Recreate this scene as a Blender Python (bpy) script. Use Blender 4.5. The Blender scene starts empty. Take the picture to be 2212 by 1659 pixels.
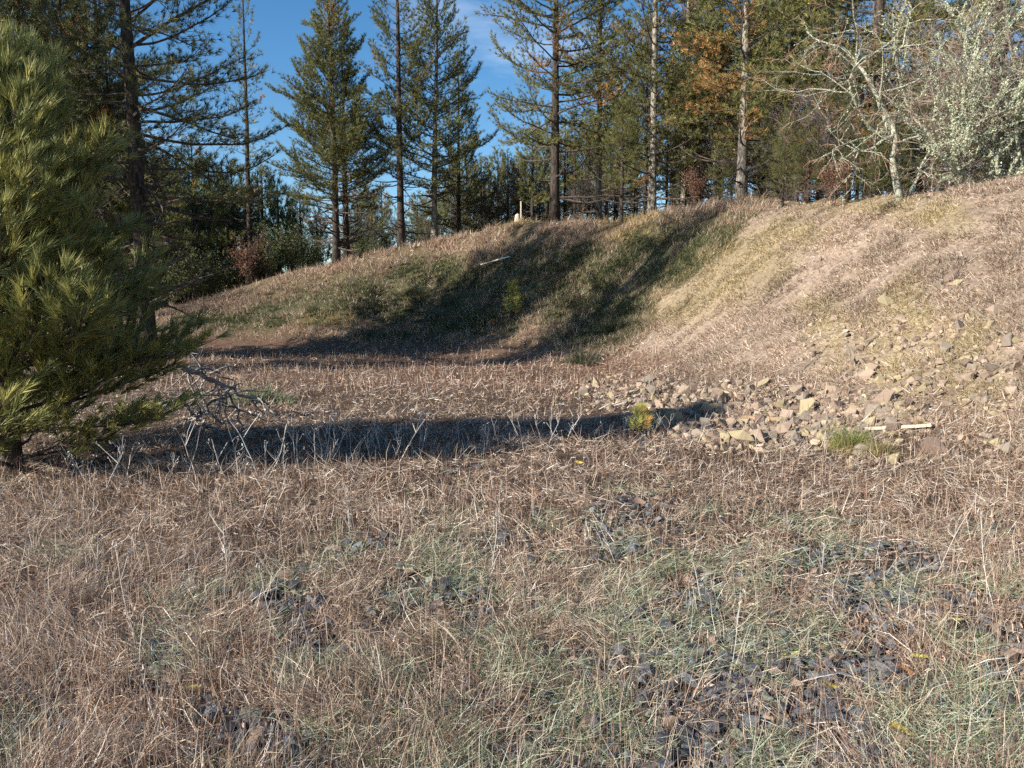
import bpy, math, random
import numpy as np
rng = np.random.default_rng(7)
random.seed(7)
R = math.radians
sc = bpy.context.scene
col = sc.collection

# ------------------------------------------------------------------ camera, world, sun, exposure
HC = 1.6
F = 1671.0                       # focal length in units of a 2212 px wide picture
PITCH = math.atan((829.5 - 665) / F)
CP, SP = math.cos(PITCH), math.sin(PITCH)
cam = bpy.data.cameras.new('camera')
cam_o = bpy.data.objects.new('camera', cam); col.objects.link(cam_o)
cam.sensor_width = 36; cam.lens = F / 2212 * 36
cam.clip_start = 0.05; cam.clip_end = 6000
cam_o.location = (0, 0, HC); cam_o.rotation_euler = (math.pi / 2 - PITCH, 0, 0)
sc.camera = cam_o

SUN_EL = R(24)
SUN_D = np.array([-.87, -.5]); SUN_D /= np.hypot(*SUN_D)       # horizontal direction towards the sun
world = bpy.data.worlds.new('World'); sc.world = world; world.use_nodes = True
nt = world.node_tree; nt.nodes.clear()
sky = nt.nodes.new('ShaderNodeTexSky'); sky.sky_type = 'NISHITA'; sky.sun_disc = False
sky.sun_elevation = SUN_EL
sky.sun_rotation = math.atan2(SUN_D[0], SUN_D[1])
sky.altitude = 800; sky.air_density = 1.0; sky.dust_density = 0.2; sky.ozone_density = 1.6
hsv = nt.nodes.new('ShaderNodeHueSaturation'); hsv.inputs['Saturation'].default_value = 1.32
tc = nt.nodes.new('ShaderNodeTexCoord')
mp = nt.nodes.new('ShaderNodeMapping'); mp.inputs['Scale'].default_value = (2.2, 2.2, 9); mp.inputs['Rotation'].default_value = (0.5, 0.3, 0.4)
cn = nt.nodes.new('ShaderNodeTexNoise'); cn.inputs['Scale'].default_value = 2.0; cn.inputs['Detail'].default_value = 7; cn.inputs['Roughness'].default_value = 0.6
cr = nt.nodes.new('ShaderNodeMapRange'); cr.inputs[1].default_value = 0.56; cr.inputs[2].default_value = 0.95; cr.inputs[4].default_value = 0.4
cm = nt.nodes.new('ShaderNodeMixRGB'); cm.inputs[2].default_value = (7.5, 8.2, 9.0, 1)
bg = nt.nodes.new('ShaderNodeBackground'); bg.inputs['Strength'].default_value = 0.085
wo = nt.nodes.new('ShaderNodeOutputWorld')
L = nt.links.new
L(sky.outputs[0], hsv.inputs['Color']); L(hsv.outputs[0], cm.inputs[1])
L(tc.outputs['Generated'], mp.inputs[0]); L(mp.outputs[0], cn.inputs['Vector']); L(cn.outputs[0], cr.inputs[0]); L(cr.outputs[0], cm.inputs[0])
L(cm.outputs[0], bg.inputs['Color']); L(bg.outputs[0], wo.inputs[0])

sun = bpy.data.lights.new('sun', 'SUN'); sun.energy = 5.0; sun.angle = R(0.53); sun.color = (1.0, 0.93, 0.82)
sun_o = bpy.data.objects.new('sun', sun); col.objects.link(sun_o)
from mathutils import Vector
sd = Vector((SUN_D[0] * math.cos(SUN_EL), SUN_D[1] * math.cos(SUN_EL), math.sin(SUN_EL)))
sun_o.rotation_euler = sd.to_track_quat('Z', 'Y').to_euler(); sun_o.location = (-20, -10, 20)
vs = sc.view_settings
sc.display_settings.display_device = 'sRGB'
vs.view_transform = 'Standard'; vs.look = 'None'; vs.exposure = 1.05; vs.gamma = 1; vs.use_curve_mapping = False
sc.cycles.max_bounces = 6; sc.cycles.transparent_max_bounces = 4; sc.cycles.use_denoising = False

# ------------------------------------------------------------------ helpers
def tag(o, label=None, cat=None, group=None, kind=None):
    if label: o['label'] = label
    if cat: o['category'] = cat
    if group: o['group'] = group
    if kind: o['kind'] = kind
    return o

def build(name, V, tris=None, quads=None, mat=None, parent=None, color=None, smooth=False, matrix=None):
    me = bpy.data.meshes.new(name)
    V = np.asarray(V, np.float32)
    me.vertices.add(len(V)); me.vertices.foreach_set('co', V.ravel())
    loops = []; tot = []
    if quads is not None and len(quads):
        q = np.asarray(quads, np.int32); loops.append(q.ravel()); tot.append(np.full(len(q), 4, np.int32))
    if tris is not None and len(tris):
        t = np.asarray(tris, np.int32); loops.append(t.ravel()); tot.append(np.full(len(t), 3, np.int32))
    loops = np.concatenate(loops); tot = np.concatenate(tot)
    me.loops.add(len(loops)); me.loops.foreach_set('vertex_index', loops)
    me.polygons.add(len(tot)); st = np.r_[0, np.cumsum(tot)[:-1]].astype(np.int32)
    me.polygons.foreach_set('loop_start', st); me.polygons.foreach_set('loop_total', tot)
    me.polygons.foreach_set('use_smooth', np.full(len(tot), bool(smooth)))
    if color is not None:
        a = me.color_attributes.new('tint', 'FLOAT_COLOR', 'POINT')
        c = np.ones((len(V), 4), np.float32); c[:, :3] = color
        a.data.foreach_set('color', c.ravel())
    me.update()
    if mat: me.materials.append(mat)
    o = bpy.data.objects.new(name, me); col.objects.link(o)
    if parent: o.parent = parent
    return o

def empty(name, loc, rz=0, scale=1):
    o = bpy.data.objects.new(name, None); col.objects.link(o)
    o.location = loc; o.rotation_euler = (0, 0, rz); o.scale = (scale,) * 3
    o.empty_display_size = 0.2
    return o

def copy_tree(root, loc, rz=0, scale=1):
    r = root.copy(); col.objects.link(r); r.location = loc; r.rotation_euler = (0, 0, rz); r.scale = (scale,) * 3 if not hasattr(scale, '__len__') else scale
    for ch in list(root.children):
        c = ch.copy(); col.objects.link(c); c.parent = r
        for g in list(ch.children):
            d = g.copy(); col.objects.link(d); d.parent = c
    return r

def norm(v): return v / np.maximum(np.linalg.norm(v, axis=-1, keepdims=True), 1e-9)

class Geo:
    """Collects pieces of one mesh."""
    def __init__(s): s.V = []; s.T = []; s.Q = []; s.C = []; s.n = 0
    def add(s, V, T=None, Q=None, C=None):
        V = np.asarray(V, float)
        if T is not None and len(T): s.T.append(np.asarray(T) + s.n)
        if Q is not None and len(Q): s.Q.append(np.asarray(Q) + s.n)
        s.V.append(V); s.n += len(V)
        s.C.append(np.broadcast_to(np.asarray(C if C is not None else (1, 1, 1), float), (len(V), 3)))
    def out(s, name, mat, parent=None, smooth=False):
        return build(name, np.concatenate(s.V), np.concatenate(s.T) if s.T else None, np.concatenate(s.Q) if s.Q else None,
                     mat, parent, np.concatenate(s.C), smooth)

def frame_of(d):
    d = norm(d)
    up = np.where(np.abs(d[..., 2:3]) > 0.9, np.array([1., 0, 0]), np.array([0, 0, 1.]))
    a = norm(np.cross(d, up)); b = np.cross(d, a)
    return a, b

def tube(g, pts, rad, sides=6, C=None, cap=True):
    """A tapered tube along a polyline."""
    pts = np.asarray(pts, float); rad = np.asarray(rad, float); n = len(pts)
    d = np.gradient(pts, axis=0); a, b = frame_of(d)
    for i in range(1, n):          # keep the frame from flipping
        if (a[i] * a[i - 1]).sum() < 0: a[i] *= -1; b[i] *= -1
    th = np.arange(sides) / sides * 2 * math.pi
    ring = a[:, None] * np.cos(th)[None, :, None] + b[:, None] * np.sin(th)[None, :, None]
    V = pts[:, None] + ring * rad[:, None, None]
    V = V.reshape(-1, 3); i = np.arange(n - 1)[:, None] * sides; j = np.arange(sides)[None]; k = (j + 1) % sides
    Q = np.stack([i + j, i + k, i + sides + k, i + sides + j], -1).reshape(-1, 4)
    T = None
    if cap:
        V = np.r_[V, pts[-1:] + norm(d[-1:]) * rad[-1] * .6, pts[:1]]
        e = (n - 1) * sides; jj = np.arange(sides)
        T = np.r_[np.stack([e + jj, e + (jj + 1) % sides, np.full(sides, n * sides)], -1),
                  np.stack([(jj + 1) % sides, jj, np.full(sides, n * sides + 1)], -1)]
    g.add(V, T, Q, C)

def sticks(g, p0, p1, r0, r1, C=None):
    """Many thin three-sided twigs at once."""
    p0 = np.asarray(p0, float).reshape(-1, 3); p1 = np.asarray(p1, float).reshape(-1, 3); n = len(p0)
    if n == 0: return
    r0 = np.broadcast_to(r0, (n,)); r1 = np.broadcast_to(r1, (n,))
    a, b = frame_of(p1 - p0)
    V = []
    for k in range(3):
        o = a * math.cos(k * 2.094) + b * math.sin(k * 2.094)
        V += [p0 + o * r0[:, None], p1 + o * r1[:, None]]
    V = np.stack(V, 1).reshape(-1, 3)
    base = np.arange(n)[:, None] * 6
    Q = np.concatenate([base + np.array([[0, 2, 3, 1]]), base + np.array([[2, 4, 5, 3]]), base + np.array([[4, 0, 1, 5]])], 1).reshape(-1, 4)
    g.add(V, None, Q, C if C is None or np.ndim(C) == 1 else np.repeat(C, 6, 0))

def needles(g, pos, dr, length, width, K, spread, C):
    """K needles per tuft, each one thin triangle fanning out around the shoot's direction."""
    n = len(pos)
    if n == 0: return
    pos = np.repeat(pos, K, 0); dr = np.repeat(norm(dr), K, 0); C = np.repeat(C, K, 0)
    ln = np.repeat(np.broadcast_to(length, (n,)), K) * rng.uniform(.65, 1.1, n * K)
    rnd = norm(rng.normal(size=(n * K, 3)))
    d = norm(dr + rnd * spread * rng.uniform(.5, 1.15, (n * K, 1)))
    base = pos - dr * (rng.uniform(0, .45, (n * K, 1)) * ln[:, None])
    w = norm(np.cross(d, norm(rng.normal(size=(n * K, 3))))) * width * .5
    tip = base + d * ln[:, None]; tip[:, 2] -= ln * .06
    V = np.stack([base - w, base + w, tip], 1).reshape(-1, 3)
    C = C * rng.uniform(.8, 1.2, (n * K, 1))
    g.add(V, np.arange(n * K * 3).reshape(-1, 3), None, np.repeat(C, 3, 0))

# ------------------------------------------------------------------ materials
def mat_new(name):
    m = bpy.data.materials.new(name); m.use_nodes = True; n = m.node_tree.nodes; n.clear()
    out = n.new('ShaderNodeOutputMaterial'); return m, n, m.node_tree.links.new, out

def mat_leaf(name, transl=0.3, rough=0.5, spec=0.3, gain=1.0):
    m, n, l, out = mat_new(name)
    at = n.new('ShaderNodeAttribute'); at.attribute_name = 'tint'
    oi = n.new('ShaderNodeObjectInfo')
    hv = n.new('ShaderNodeHueSaturation')
    mr = n.new('ShaderNodeMapRange'); mr.inputs[3].default_value = .82 * gain; mr.inputs[4].default_value = 1.15 * gain
    l(oi.outputs['Random'], mr.inputs[0]); l(mr.outputs[0], hv.inputs['Value'])
    l(at.outputs['Color'], hv.inputs['Color'])
    p = n.new('ShaderNodeBsdfPrincipled'); p.inputs['Roughness'].default_value = rough; p.inputs['Specular IOR Level'].default_value = spec
    t = n.new('ShaderNodeBsdfTranslucent'); mx = n.new('ShaderNodeMixShader'); mx.inputs[0].default_value = transl
    l(hv.outputs[0], p.inputs['Base Color']); l(hv.outputs[0], t.inputs['Color'])
    l(p.outputs[0], mx.inputs[1]); l(t.outputs[0], mx.inputs[2]); l(mx.outputs[0], out.inputs[0])
    return m

def mat_bark(name, c1, c2, scale=(6, 6, 1.4), bump=.6, lo=.4, hi=.6):
    m, n, l, out = mat_new(name)
    tcn = n.new('ShaderNodeTexCoord'); mpn = n.new('ShaderNodeMapping'); mpn.inputs['Scale'].default_value = scale
    no = n.new('ShaderNodeTexNoise'); no.inputs['Scale'].default_value = 3; no.inputs['Detail'].default_value = 6; no.inputs['Roughness'].default_value = .65
    vo = n.new('ShaderNodeTexVoronoi'); vo.inputs['Scale'].default_value = 4; vo.feature = 'DISTANCE_TO_EDGE'
    rp = n.new('ShaderNodeMapRange'); rp.inputs[1].default_value = lo; rp.inputs[2].default_value = hi
    mix = n.new('ShaderNodeMixRGB'); mix.inputs[1].default_value = (*c1, 1); mix.inputs[2].default_value = (*c2, 1)
    bp = n.new('ShaderNodeBump'); bp.inputs['Strength'].default_value = bump; bp.inputs['Distance'].default_value = .03
    ad = n.new('ShaderNodeMath'); ad.operation = 'ADD'
    p = n.new('ShaderNodeBsdfPrincipled'); p.inputs['Roughness'].default_value = .9; p.inputs['Specular IOR Level'].default_value = .15
    l(tcn.outputs['Object'], mpn.inputs[0]); l(mpn.outputs[0], no.inputs['Vector']); l(mpn.outputs[0], vo.inputs['Vector'])
    l(no.outputs[0], rp.inputs[0]); l(rp.outputs[0], mix.inputs[0]); l(mix.outputs[0], p.inputs['Base Color'])
    l(no.outputs[0], ad.inputs[0]); l(vo.outputs[0], ad.inputs[1]); l(ad.outputs[0], bp.inputs['Height']); l(bp.outputs[0], p.inputs['Normal'])
    l(p.outputs[0], out.inputs[0]); return m

def mat_tint(name, rough=.9, nscale=14, namt=.5, bump=.5, spec=.2, bdist=.02):
    """Vertex tint broken up by noise, used by ground, stones and wood."""
    m, n, l, out = mat_new(name)
    at = n.new('ShaderNodeAttribute'); at.attribute_name = 'tint'
    tcn = n.new('ShaderNodeTexCoord'); oi = n.new('ShaderNodeObjectInfo')
    add = n.new('ShaderNodeVectorMath'); l(tcn.outputs['Object'], add.inputs[0]); l(oi.outputs['Random'], add.inputs[1])
    no = n.new('ShaderNodeTexNoise'); no.inputs['Scale'].default_value = nscale; no.inputs['Detail'].default_value = 8; no.inputs['Roughness'].default_value = .7
    l(add.outputs[0], no.inputs['Vector'])
    mr = n.new('ShaderNodeMapRange'); mr.inputs[1].default_value = .3; mr.inputs[2].default_value = .7; mr.inputs[3].default_value = 1 - namt; mr.inputs[4].default_value = 1 + namt
    l(no.outputs[0], mr.inputs[0])
    mu = n.new('ShaderNodeVectorMath'); mu.operation = 'SCALE'; l(at.outputs['Color'], mu.inputs[0]); l(mr.outputs[0], mu.inputs['Scale'])
    bp = n.new('ShaderNodeBump'); bp.inputs['Strength'].default_value = bump; bp.inputs['Distance'].default_value = bdist
    l(no.outputs[0], bp.inputs['Height'])
    p = n.new('ShaderNodeBsdfPrincipled'); p.inputs['Roughness'].default_value = rough; p.inputs['Specular IOR Level'].default_value = spec
    l(mu.outputs[0], p.inputs['Base Color']); l(bp.outputs[0], p.inputs['Normal']); l(p.outputs[0], out.inputs[0]); return m

M_needle = mat_leaf('pine_needles', .22, .5, .22)
M_grass = mat_leaf('grass_blades', .25, .6, .25)
M_leaf = mat_leaf('leaves', .35, .5, .3)
M_bark = mat_bark('pine_bark', (.022, .018, .016), (.085, .065, .052))
M_barkred = mat_bark('red_pine_bark', (.05, .03, .022), (.24, .13, .085))
M_barkpale = mat_bark('pale_pine_bark', (.07, .06, .05), (.34, .3, .25))
M_limb = mat_bark('limb_bark', (.035, .028, .024), (.15, .12, .1), bump=.3)
M_oak = mat_bark('lichen_oak_bark', (.1, .09, .075), (.43, .44, .34), scale=(9, 9, 6), lo=.4, hi=.56)
M_oakgrey = mat_bark('grey_oak_bark', (.07, .062, .055), (.24, .22, .19), scale=(6, 6, 3))
M_twig = mat_tint('twigs', .85, 8, .35, .1)
M_dead = mat_bark('grey_dead_wood', (.13, .12, .115), (.36, .34, .31), scale=(8, 8, 8), bump=.3)
M_lichen = mat_leaf('lichen', .15, .9, .1)
M_ground = mat_tint('ground_soil', .95, 9, .55, .9, .1, .04)
M_stone = mat_tint('stone', .85, 16, .35, .35, .25, .01)
M_wood = mat_tint('weathered_board', .8, 25, .25, .2)
M_stalk = mat_tint('dry_stalk', .8, 20, .25, .1)

# ------------------------------------------------------------------ terrain
def ray(px, py):
    a = (px - 1106) / F; b = (829.5 - py) / F
    return np.array([a, CP + b * SP, -SP + b * CP])
def P(px, py, Y):
    d = ray(px, py); return np.array([0, 0, HC]) + d * (Y / d[1])
def proj(p):
    p = np.asarray(p, float) - np.array([0, 0, HC])
    f = p[..., 1] * CP - p[..., 2] * SP; u = p[..., 1] * SP + p[..., 2] * CP
    f = np.maximum(f, .05)
    return 1106 + F * p[..., 0] / f, 829.5 - F * u / f
CT = [(x, y, 0) for x, y in [(-30,-12),(-10,-12),(0,-12),(3,-12),(-30,0),(-12,0),(-4,0),(0,0),(2.5,0),(-25,10),(-12,9),(-5,9),(0,9),(2.5,9),(-6,5),(0,4),(2.5,4),(-12,16),(-5,16),(0,16),(-25,20),(-12,22),(-5,22),(0,21),(-11,27),(-5,27)]]
for f in [(2212,1080,6.6),(1850,965,8.9),(1650,900,11.4),(1400,810,18.4),(1330,790,21.3),(1100,762,27.2),(900,758,29),(680,752,30.5),(560,745,31.5),          # foot of the bank
          (2212,400,14.5),(1930,430,18),(1600,440,27.5),(1340,480,33),(1200,475,36),(1000,510,39),(850,545,40),(700,580,41),(560,620,41),(450,645,41),          # crest
          (2212,760,9.6),(1930,700,12.3),(1600,640,19.5),(1450,620,24.5),(1340,600,28.5),(1200,610,31),(1000,625,34.3),(850,650,35),(700,665,35.6),(560,690,35.8),(450,705,35),
          (2212,412,18),(2212,430,28),(2050,418,16.5),(2050,432,22),(1930,445,23),(1930,455,34),(1760,436,23),(1760,452,29),(1760,465,40),(1600,456,34),(1600,475,48),(1470,462,30),(1470,474,37),(1340,494,38),(1200,492,41),(1340,520,56),(1100,492,37.5),(1100,510,43),(1000,528,44),(2212,440,45),(1930,470,55),(850,562,45),(700,597,46),(560,640,46)]:
    CT.append(tuple(P(*f)))
CT += [(7,2,1.9),(12,6,4.0),(6,-8,1.6),(10,-10,3.5),(14,0,4.6),(20,10,5.2),(25,0,6),(40,30,8),(40,0,8),(30,22,6.0),(26,34,6.2),(40,60,9)]
CT += [(-2.5,46,4.4),(-10,48,2.2),(-16,48,0.6),(-22,44,0.4),(0,58,2.5),(-10,60,-1.0),(-20,58,-2),(-30,40,-0.5),(-25,32,0.0),(-19,36,1.0),(-35,60,-3),(0,80,-2),(-20,80,-5),(20,80,4),(40,90,6),(-40,90,-7),(-40,20,-0.3),(0,100,-5)]
CT = np.array(CT, float)
XY, ZZ = CT[:, :2], CT[:, 2]
def phi(r2): return np.where(r2 > 1e-9, .5 * r2 * np.log(np.maximum(r2, 1e-9)), 0)
nC = len(CT)
Kt = phi(((XY[:, None] - XY[None]) ** 2).sum(-1)) + np.eye(nC) * .6
Pm = np.c_[np.ones(nC), XY]
Wt = np.linalg.solve(np.block([[Kt, Pm], [Pm.T, np.zeros((3, 3))]]), np.r_[ZZ, 0, 0, 0])
def H_exact(x, y):
    sh = np.shape(x); q = np.c_[np.ravel(x), np.ravel(y)]; out = np.empty(len(q))
    for i in range(0, len(q), 20000):
        s = q[i:i + 20000]; out[i:i + 20000] = phi(((s[:, None] - XY[None]) ** 2).sum(-1)) @ Wt[:nC] + Wt[nC] + s @ Wt[nC + 1:]
    d = np.hypot(q[:, 0], q[:, 1] - 25)
    b = np.clip((d - 60) / 45, 0, 1); b = b * b * (3 - 2 * b)
    return (out * (1 - b) - 8 * b).reshape(sh)
# coarse table for quick look-ups
GX = np.arange(-80, 80.01, .4); GY = np.arange(-20, 120.01, .4)
gx, gy = np.meshgrid(GX, GY); TAB = H_exact(gx, gy)
def lattice(seed, n=64):
    return np.random.default_rng(seed).random((n, n))
LAT = [lattice(i) for i in range(12)]
def vnoise(x, y, k):
    l = LAT[k % 12]; n = l.shape[0]; xi = np.floor(x).astype(int); yi = np.floor(y).astype(int); fx = x - xi; fy = y - yi
    fx = fx * fx * (3 - 2 * fx); fy = fy * fy * (3 - 2 * fy)
    a = l[yi % n, xi % n]; b = l[yi % n, (xi + 1) % n]; c = l[(yi + 1) % n, xi % n]; d = l[(yi + 1) % n, (xi + 1) % n]
    return (a * (1 - fx) + b * fx) * (1 - fy) + (c * (1 - fx) + d * fx) * fy
def fbm(x, y, s, k=0, o=3):
    v = 0; a = 1; t = 0
    for i in range(o):
        v = v + a * vnoise(x / s * 2 ** i + 13.7 * i, y / s * 2 ** i - 7.3 * i, k + i); t += a; a *= .5
    return v / t
def Hg(x, y):
    x = np.asarray(x, float); y = np.asarray(y, float)
    u = np.clip((x - GX[0]) / .4, 0, len(GX) - 1.001); v = np.clip((y - GY[0]) / .4, 0, len(GY) - 1.001)
    i = u.astype(int); j = v.astype(int); fu = u - i; fv = v - j
    h = (TAB[j, i] * (1 - fu) + TAB[j, i + 1] * fu) * (1 - fv) + (TAB[j + 1, i] * (1 - fu) + TAB[j + 1, i + 1] * fu) * fv
    steep = np.clip(h / 1.2, 0, 1)
    return h + (fbm(x, y, .9, 2, 3) - .5) * (.08 + .24 * steep) + (fbm(x, y, 3.2, 5, 2) - .5) * (.06 + .5 * steep) - np.abs(fbm(x * .5 + y * .2, y * 1.3, 2.1, 8, 2) - .5) * .25 * steep
def hit(px, py, y0=2.0, y1=90):
    d = ray(px, py); t = np.arange(y0, y1, .05) / d[1]
    p = np.array([0, 0, HC]) + t[:, None] * d
    b = p[:, 2] < Hg(p[:, 0], p[:, 1])
    return p[np.argmax(b)] if b.any() else None
def at(px, Y):
    """Ground point in the vertical plane of a picture column, at depth Y."""
    x = (px - 1106) / F * Y
    for _ in range(4):
        z = float(Hg(x, Y)); x = (px - 1106) / F * (Y * CP - (z - HC) * SP)
    return np.array([x, Y, float(Hg(x, Y))])

# where the kinds of ground cover grow (functions of the place on the ground)
GREEN = [(480,690,70,20),(560,680,60,30),(700,660,130,40),(850,640,170,60),(950,600,120,40),(1080,600,90,50),(1200,640,120,60),(1250,580,130,60),(1330,690,90,60),(1420,560,120,60),(1250,760,90,40),(1160,790,70,25),(860,740,120,18),(1000,690,120,30),(1500,520,110,50),(1600,480,70,25)]
GRAVEL = [(1385,1105,55,48),(1270,1155,95,50),(1050,1265,120,58),(810,1180,60,34),(760,1235,40,30),(110,1525,110,52),(1490,1190,30,22),(935,1035,28,12),(985,1015,25,14),(1315,957,28,22),(2090,1280,120,40),(2170,1180,60,30),
          (1880,1290,110,60),(1500,1440,200,90),(1150,1560,230,110),(1350,1600,300,110),(1750,1500,300,130),(2050,1450,250,120),(1700,1620,400,100),(2050,1620,260,80),(1560,1310,110,50),(1260,1400,90,60),(600,1530,90,40),(420,1430,70,35),(690,1600,130,60),(20,1600,80,50),(850,1400,70,50),(770,1330,60,60),(1700,1230,100,30)]
SAGE = GRAVEL + [(900,1150,150,50),(1000,1180,110,60),(560,1290,150,60),(700,1310,120,70),(450,1420,130,50),(780,1440,110,70),(1150,1380,200,90),(1450,1330,260,90),(1750,1200,200,60),(1650,1260,200,70),(1950,1350,250,90),(2100,1500,200,200),(1900,1600,350,120),(900,1240,120,40),(300,1230,40,25),(100,1180,60,20),(1000,1590,160,70),(1560,1130,90,24),(1300,1090,60,30)]
YELLOW = [(1560,610,90,60),(1480,665,80,40),(1640,560,70,60),(1700,500,60,35),(1850,440,120,28),(2010,470,90,35),(1920,770,80,90),(2010,700,60,70),(2080,760,70,60),(1960,860,60,60),(2120,850,70,70),(1780,720,40,70),(60,1110,90,25),(880,640,40,12),(700,690,60,14),(1380,510,60,18),(1350,470,80,14),(1100,480,80,10),(1900,960,50,30),(2150,960,50,20),(2180,1010,40,40),(1960,640,50,50)]
RUB = [(1700,905,130,45),(1560,870,150,45),(1800,930,110,40),(1450,870,110,38),(1340,850,80,35),(1640,940,170,35),(1900,900,90,40),(1500,920,100,25),(1750,880,90,40)]
BANKR = [(1930,760,150,120),(2000,660,90,60),(2140,880,80,80),(2060,730,110,90),(2130,800,90,80),(1850,800,90,60),(2000,850,120,70),(1800,700,60,40),(2050,640,80,50),(2120,960,90,40),(1880,985,90,30)]
def blobs(px, py, L_, soft=.35):
    v = np.zeros(np.shape(px))
    for cx, cy, rx, ry in L_:
        d = np.hypot((px - cx) / rx, (py - cy) / ry); v = np.maximum(v, np.clip((1 + soft - d) / (2 * soft), 0, 1))
    return v
def zones(p):
    px, py = proj(p); x, y = p[..., 0], p[..., 1]
    wob = (fbm(x, y, 1.3, 3, 3) - .5); qx = px + wob * 2300 / np.maximum(y, 3); qy = py + (fbm(x, y, 1.1, 7, 3) - .5) * 900 / np.maximum(y, 3)
    slope = np.clip((Hg(x, y) - .15) / .5, 0, 1)
    lx = np.interp(py, [400, 450, 565, 690, 790, 850], [1700, 1650, 1530, 1400, 1320, 1270]) + wob * 90
    bank = np.where(px > lx, slope, 0) * (y > 3)
    hill = np.where(px <= lx, slope, 0) * (y > 18)
    crest = np.interp(px, [450, 560, 700, 850, 1000, 1200, 1340, 1600], [645, 620, 580, 545, 510, 475, 480, 440])
    near_crest = np.clip(1 - (py - crest + wob * 50) / 55, 0, 1) * hill
    green = blobs(qx, qy, GREEN) * hill * (1 - near_crest * .8)
    pad = (1 - slope)
    rust = np.clip((y - 14) / 3, 0, 1) * pad
    return dict(px=px, py=py, bank=bank, hill=hill, crest=near_crest, green=green, pad=pad, rust=rust,
                gravel=blobs(qx, qy, GRAVEL) * pad * (y < 16) * np.clip((fbm(x, y, .5, 8, 3) - .31) * 8, 0, 1), sage=blobs(qx, qy, SAGE, .6) * (y < 14) * pad, yellow=blobs(qx, qy, YELLOW, .5))

# ground sheet, finer near the viewer, running on to the horizon
rows = np.concatenate([np.linspace(-14, 1.6, 24, endpoint=False), np.geomspace(1.6, 110, 330), np.geomspace(125, 4000, 14)])
u = np.linspace(-1, 1, 261); us = np.sinh(u * 1.6) / math.sinh(1.6)
W = 14 + 1.25 * np.maximum(rows, 0)
tx = us[None] * W[:, None]; ty = np.broadcast_to(rows[:, None], tx.shape)
tz = np.where(np.hypot(tx, ty) > 105, -8 + 0 * tx, Hg(np.clip(tx, -79, 79), np.clip(ty, -19, 119)))
gp = np.stack([tx, ty, tz], -1); zn = zones(gp)
soil = np.array([.09, .062, .045])
def mixc(c, d, f): return c * (1 - f[..., None]) + np.asarray(d) * f[..., None]
gc = np.broadcast_to(soil, gp.shape).copy()
gc = mixc(gc, (.15, .092, .064), zn['rust'] * .8)
gc = mixc(gc, (.25, .19, .145), zn['bank'])
gc = mixc(gc, (.13, .10, .06), zn['hill'])
gc = mixc(gc, (.055, .062, .03), zn['green'] * .8)
gc = mixc(gc, (.06, .06, .062), zn['gravel'] * .75)
gc = mixc(gc, (.26, .21, .11), zn['yellow'] * zn['bank'] * .5)
gc *= (.75 + .5 * fbm(tx, ty, .5, 1, 3))[..., None]
nr, ncx = tx.shape
ii = (np.arange(nr - 1)[:, None] * ncx + np.arange(ncx - 1)[None]).ravel()
tag(build('ground', gp.reshape(-1, 3), None, np.stack([ii, ii + 1, ii + ncx + 1, ii + ncx], -1), M_ground, None, gc.reshape(-1, 3), True), kind='structure')

# far wooded ridge on the left
hx = np.linspace(-1400, -120, 90); hv = np.linspace(0, 1, 26)
ridge_px = 1106 + F * hx / 640
ridge = np.interp(ridge_px, [-2500, -600, 0, 250, 420, 560, 640, 800], [110, 95, 88, 78, 66, 38, 14, -8])
hX = np.broadcast_to(hx, (26, 90)); hY = 420 + 440 * hv[:, None] + 0 * hX
hZ = -8 + (ridge[None] + 8) * np.sin(np.clip(hv[:, None] * math.pi, 0, math.pi)) ** 1.2 + (fbm(hX, hY, 60, 4, 4) - .5) * 16 * np.sin(hv[:, None] * math.pi)
hc = np.array([.075, .07, .075]) * (.6 + .9 * fbm(hX, hY, 14, 8, 3))[..., None]
ii = (np.arange(25)[:, None] * 90 + np.arange(89)[None]).ravel()
tag(build('hills', np.stack([hX, hY, hZ], -1).reshape(-1, 3), None, np.stack([ii, ii + 1, ii + 91, ii + 90], -1), M_ground, None, hc.reshape(-1, 3), True), kind='structure')

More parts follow.
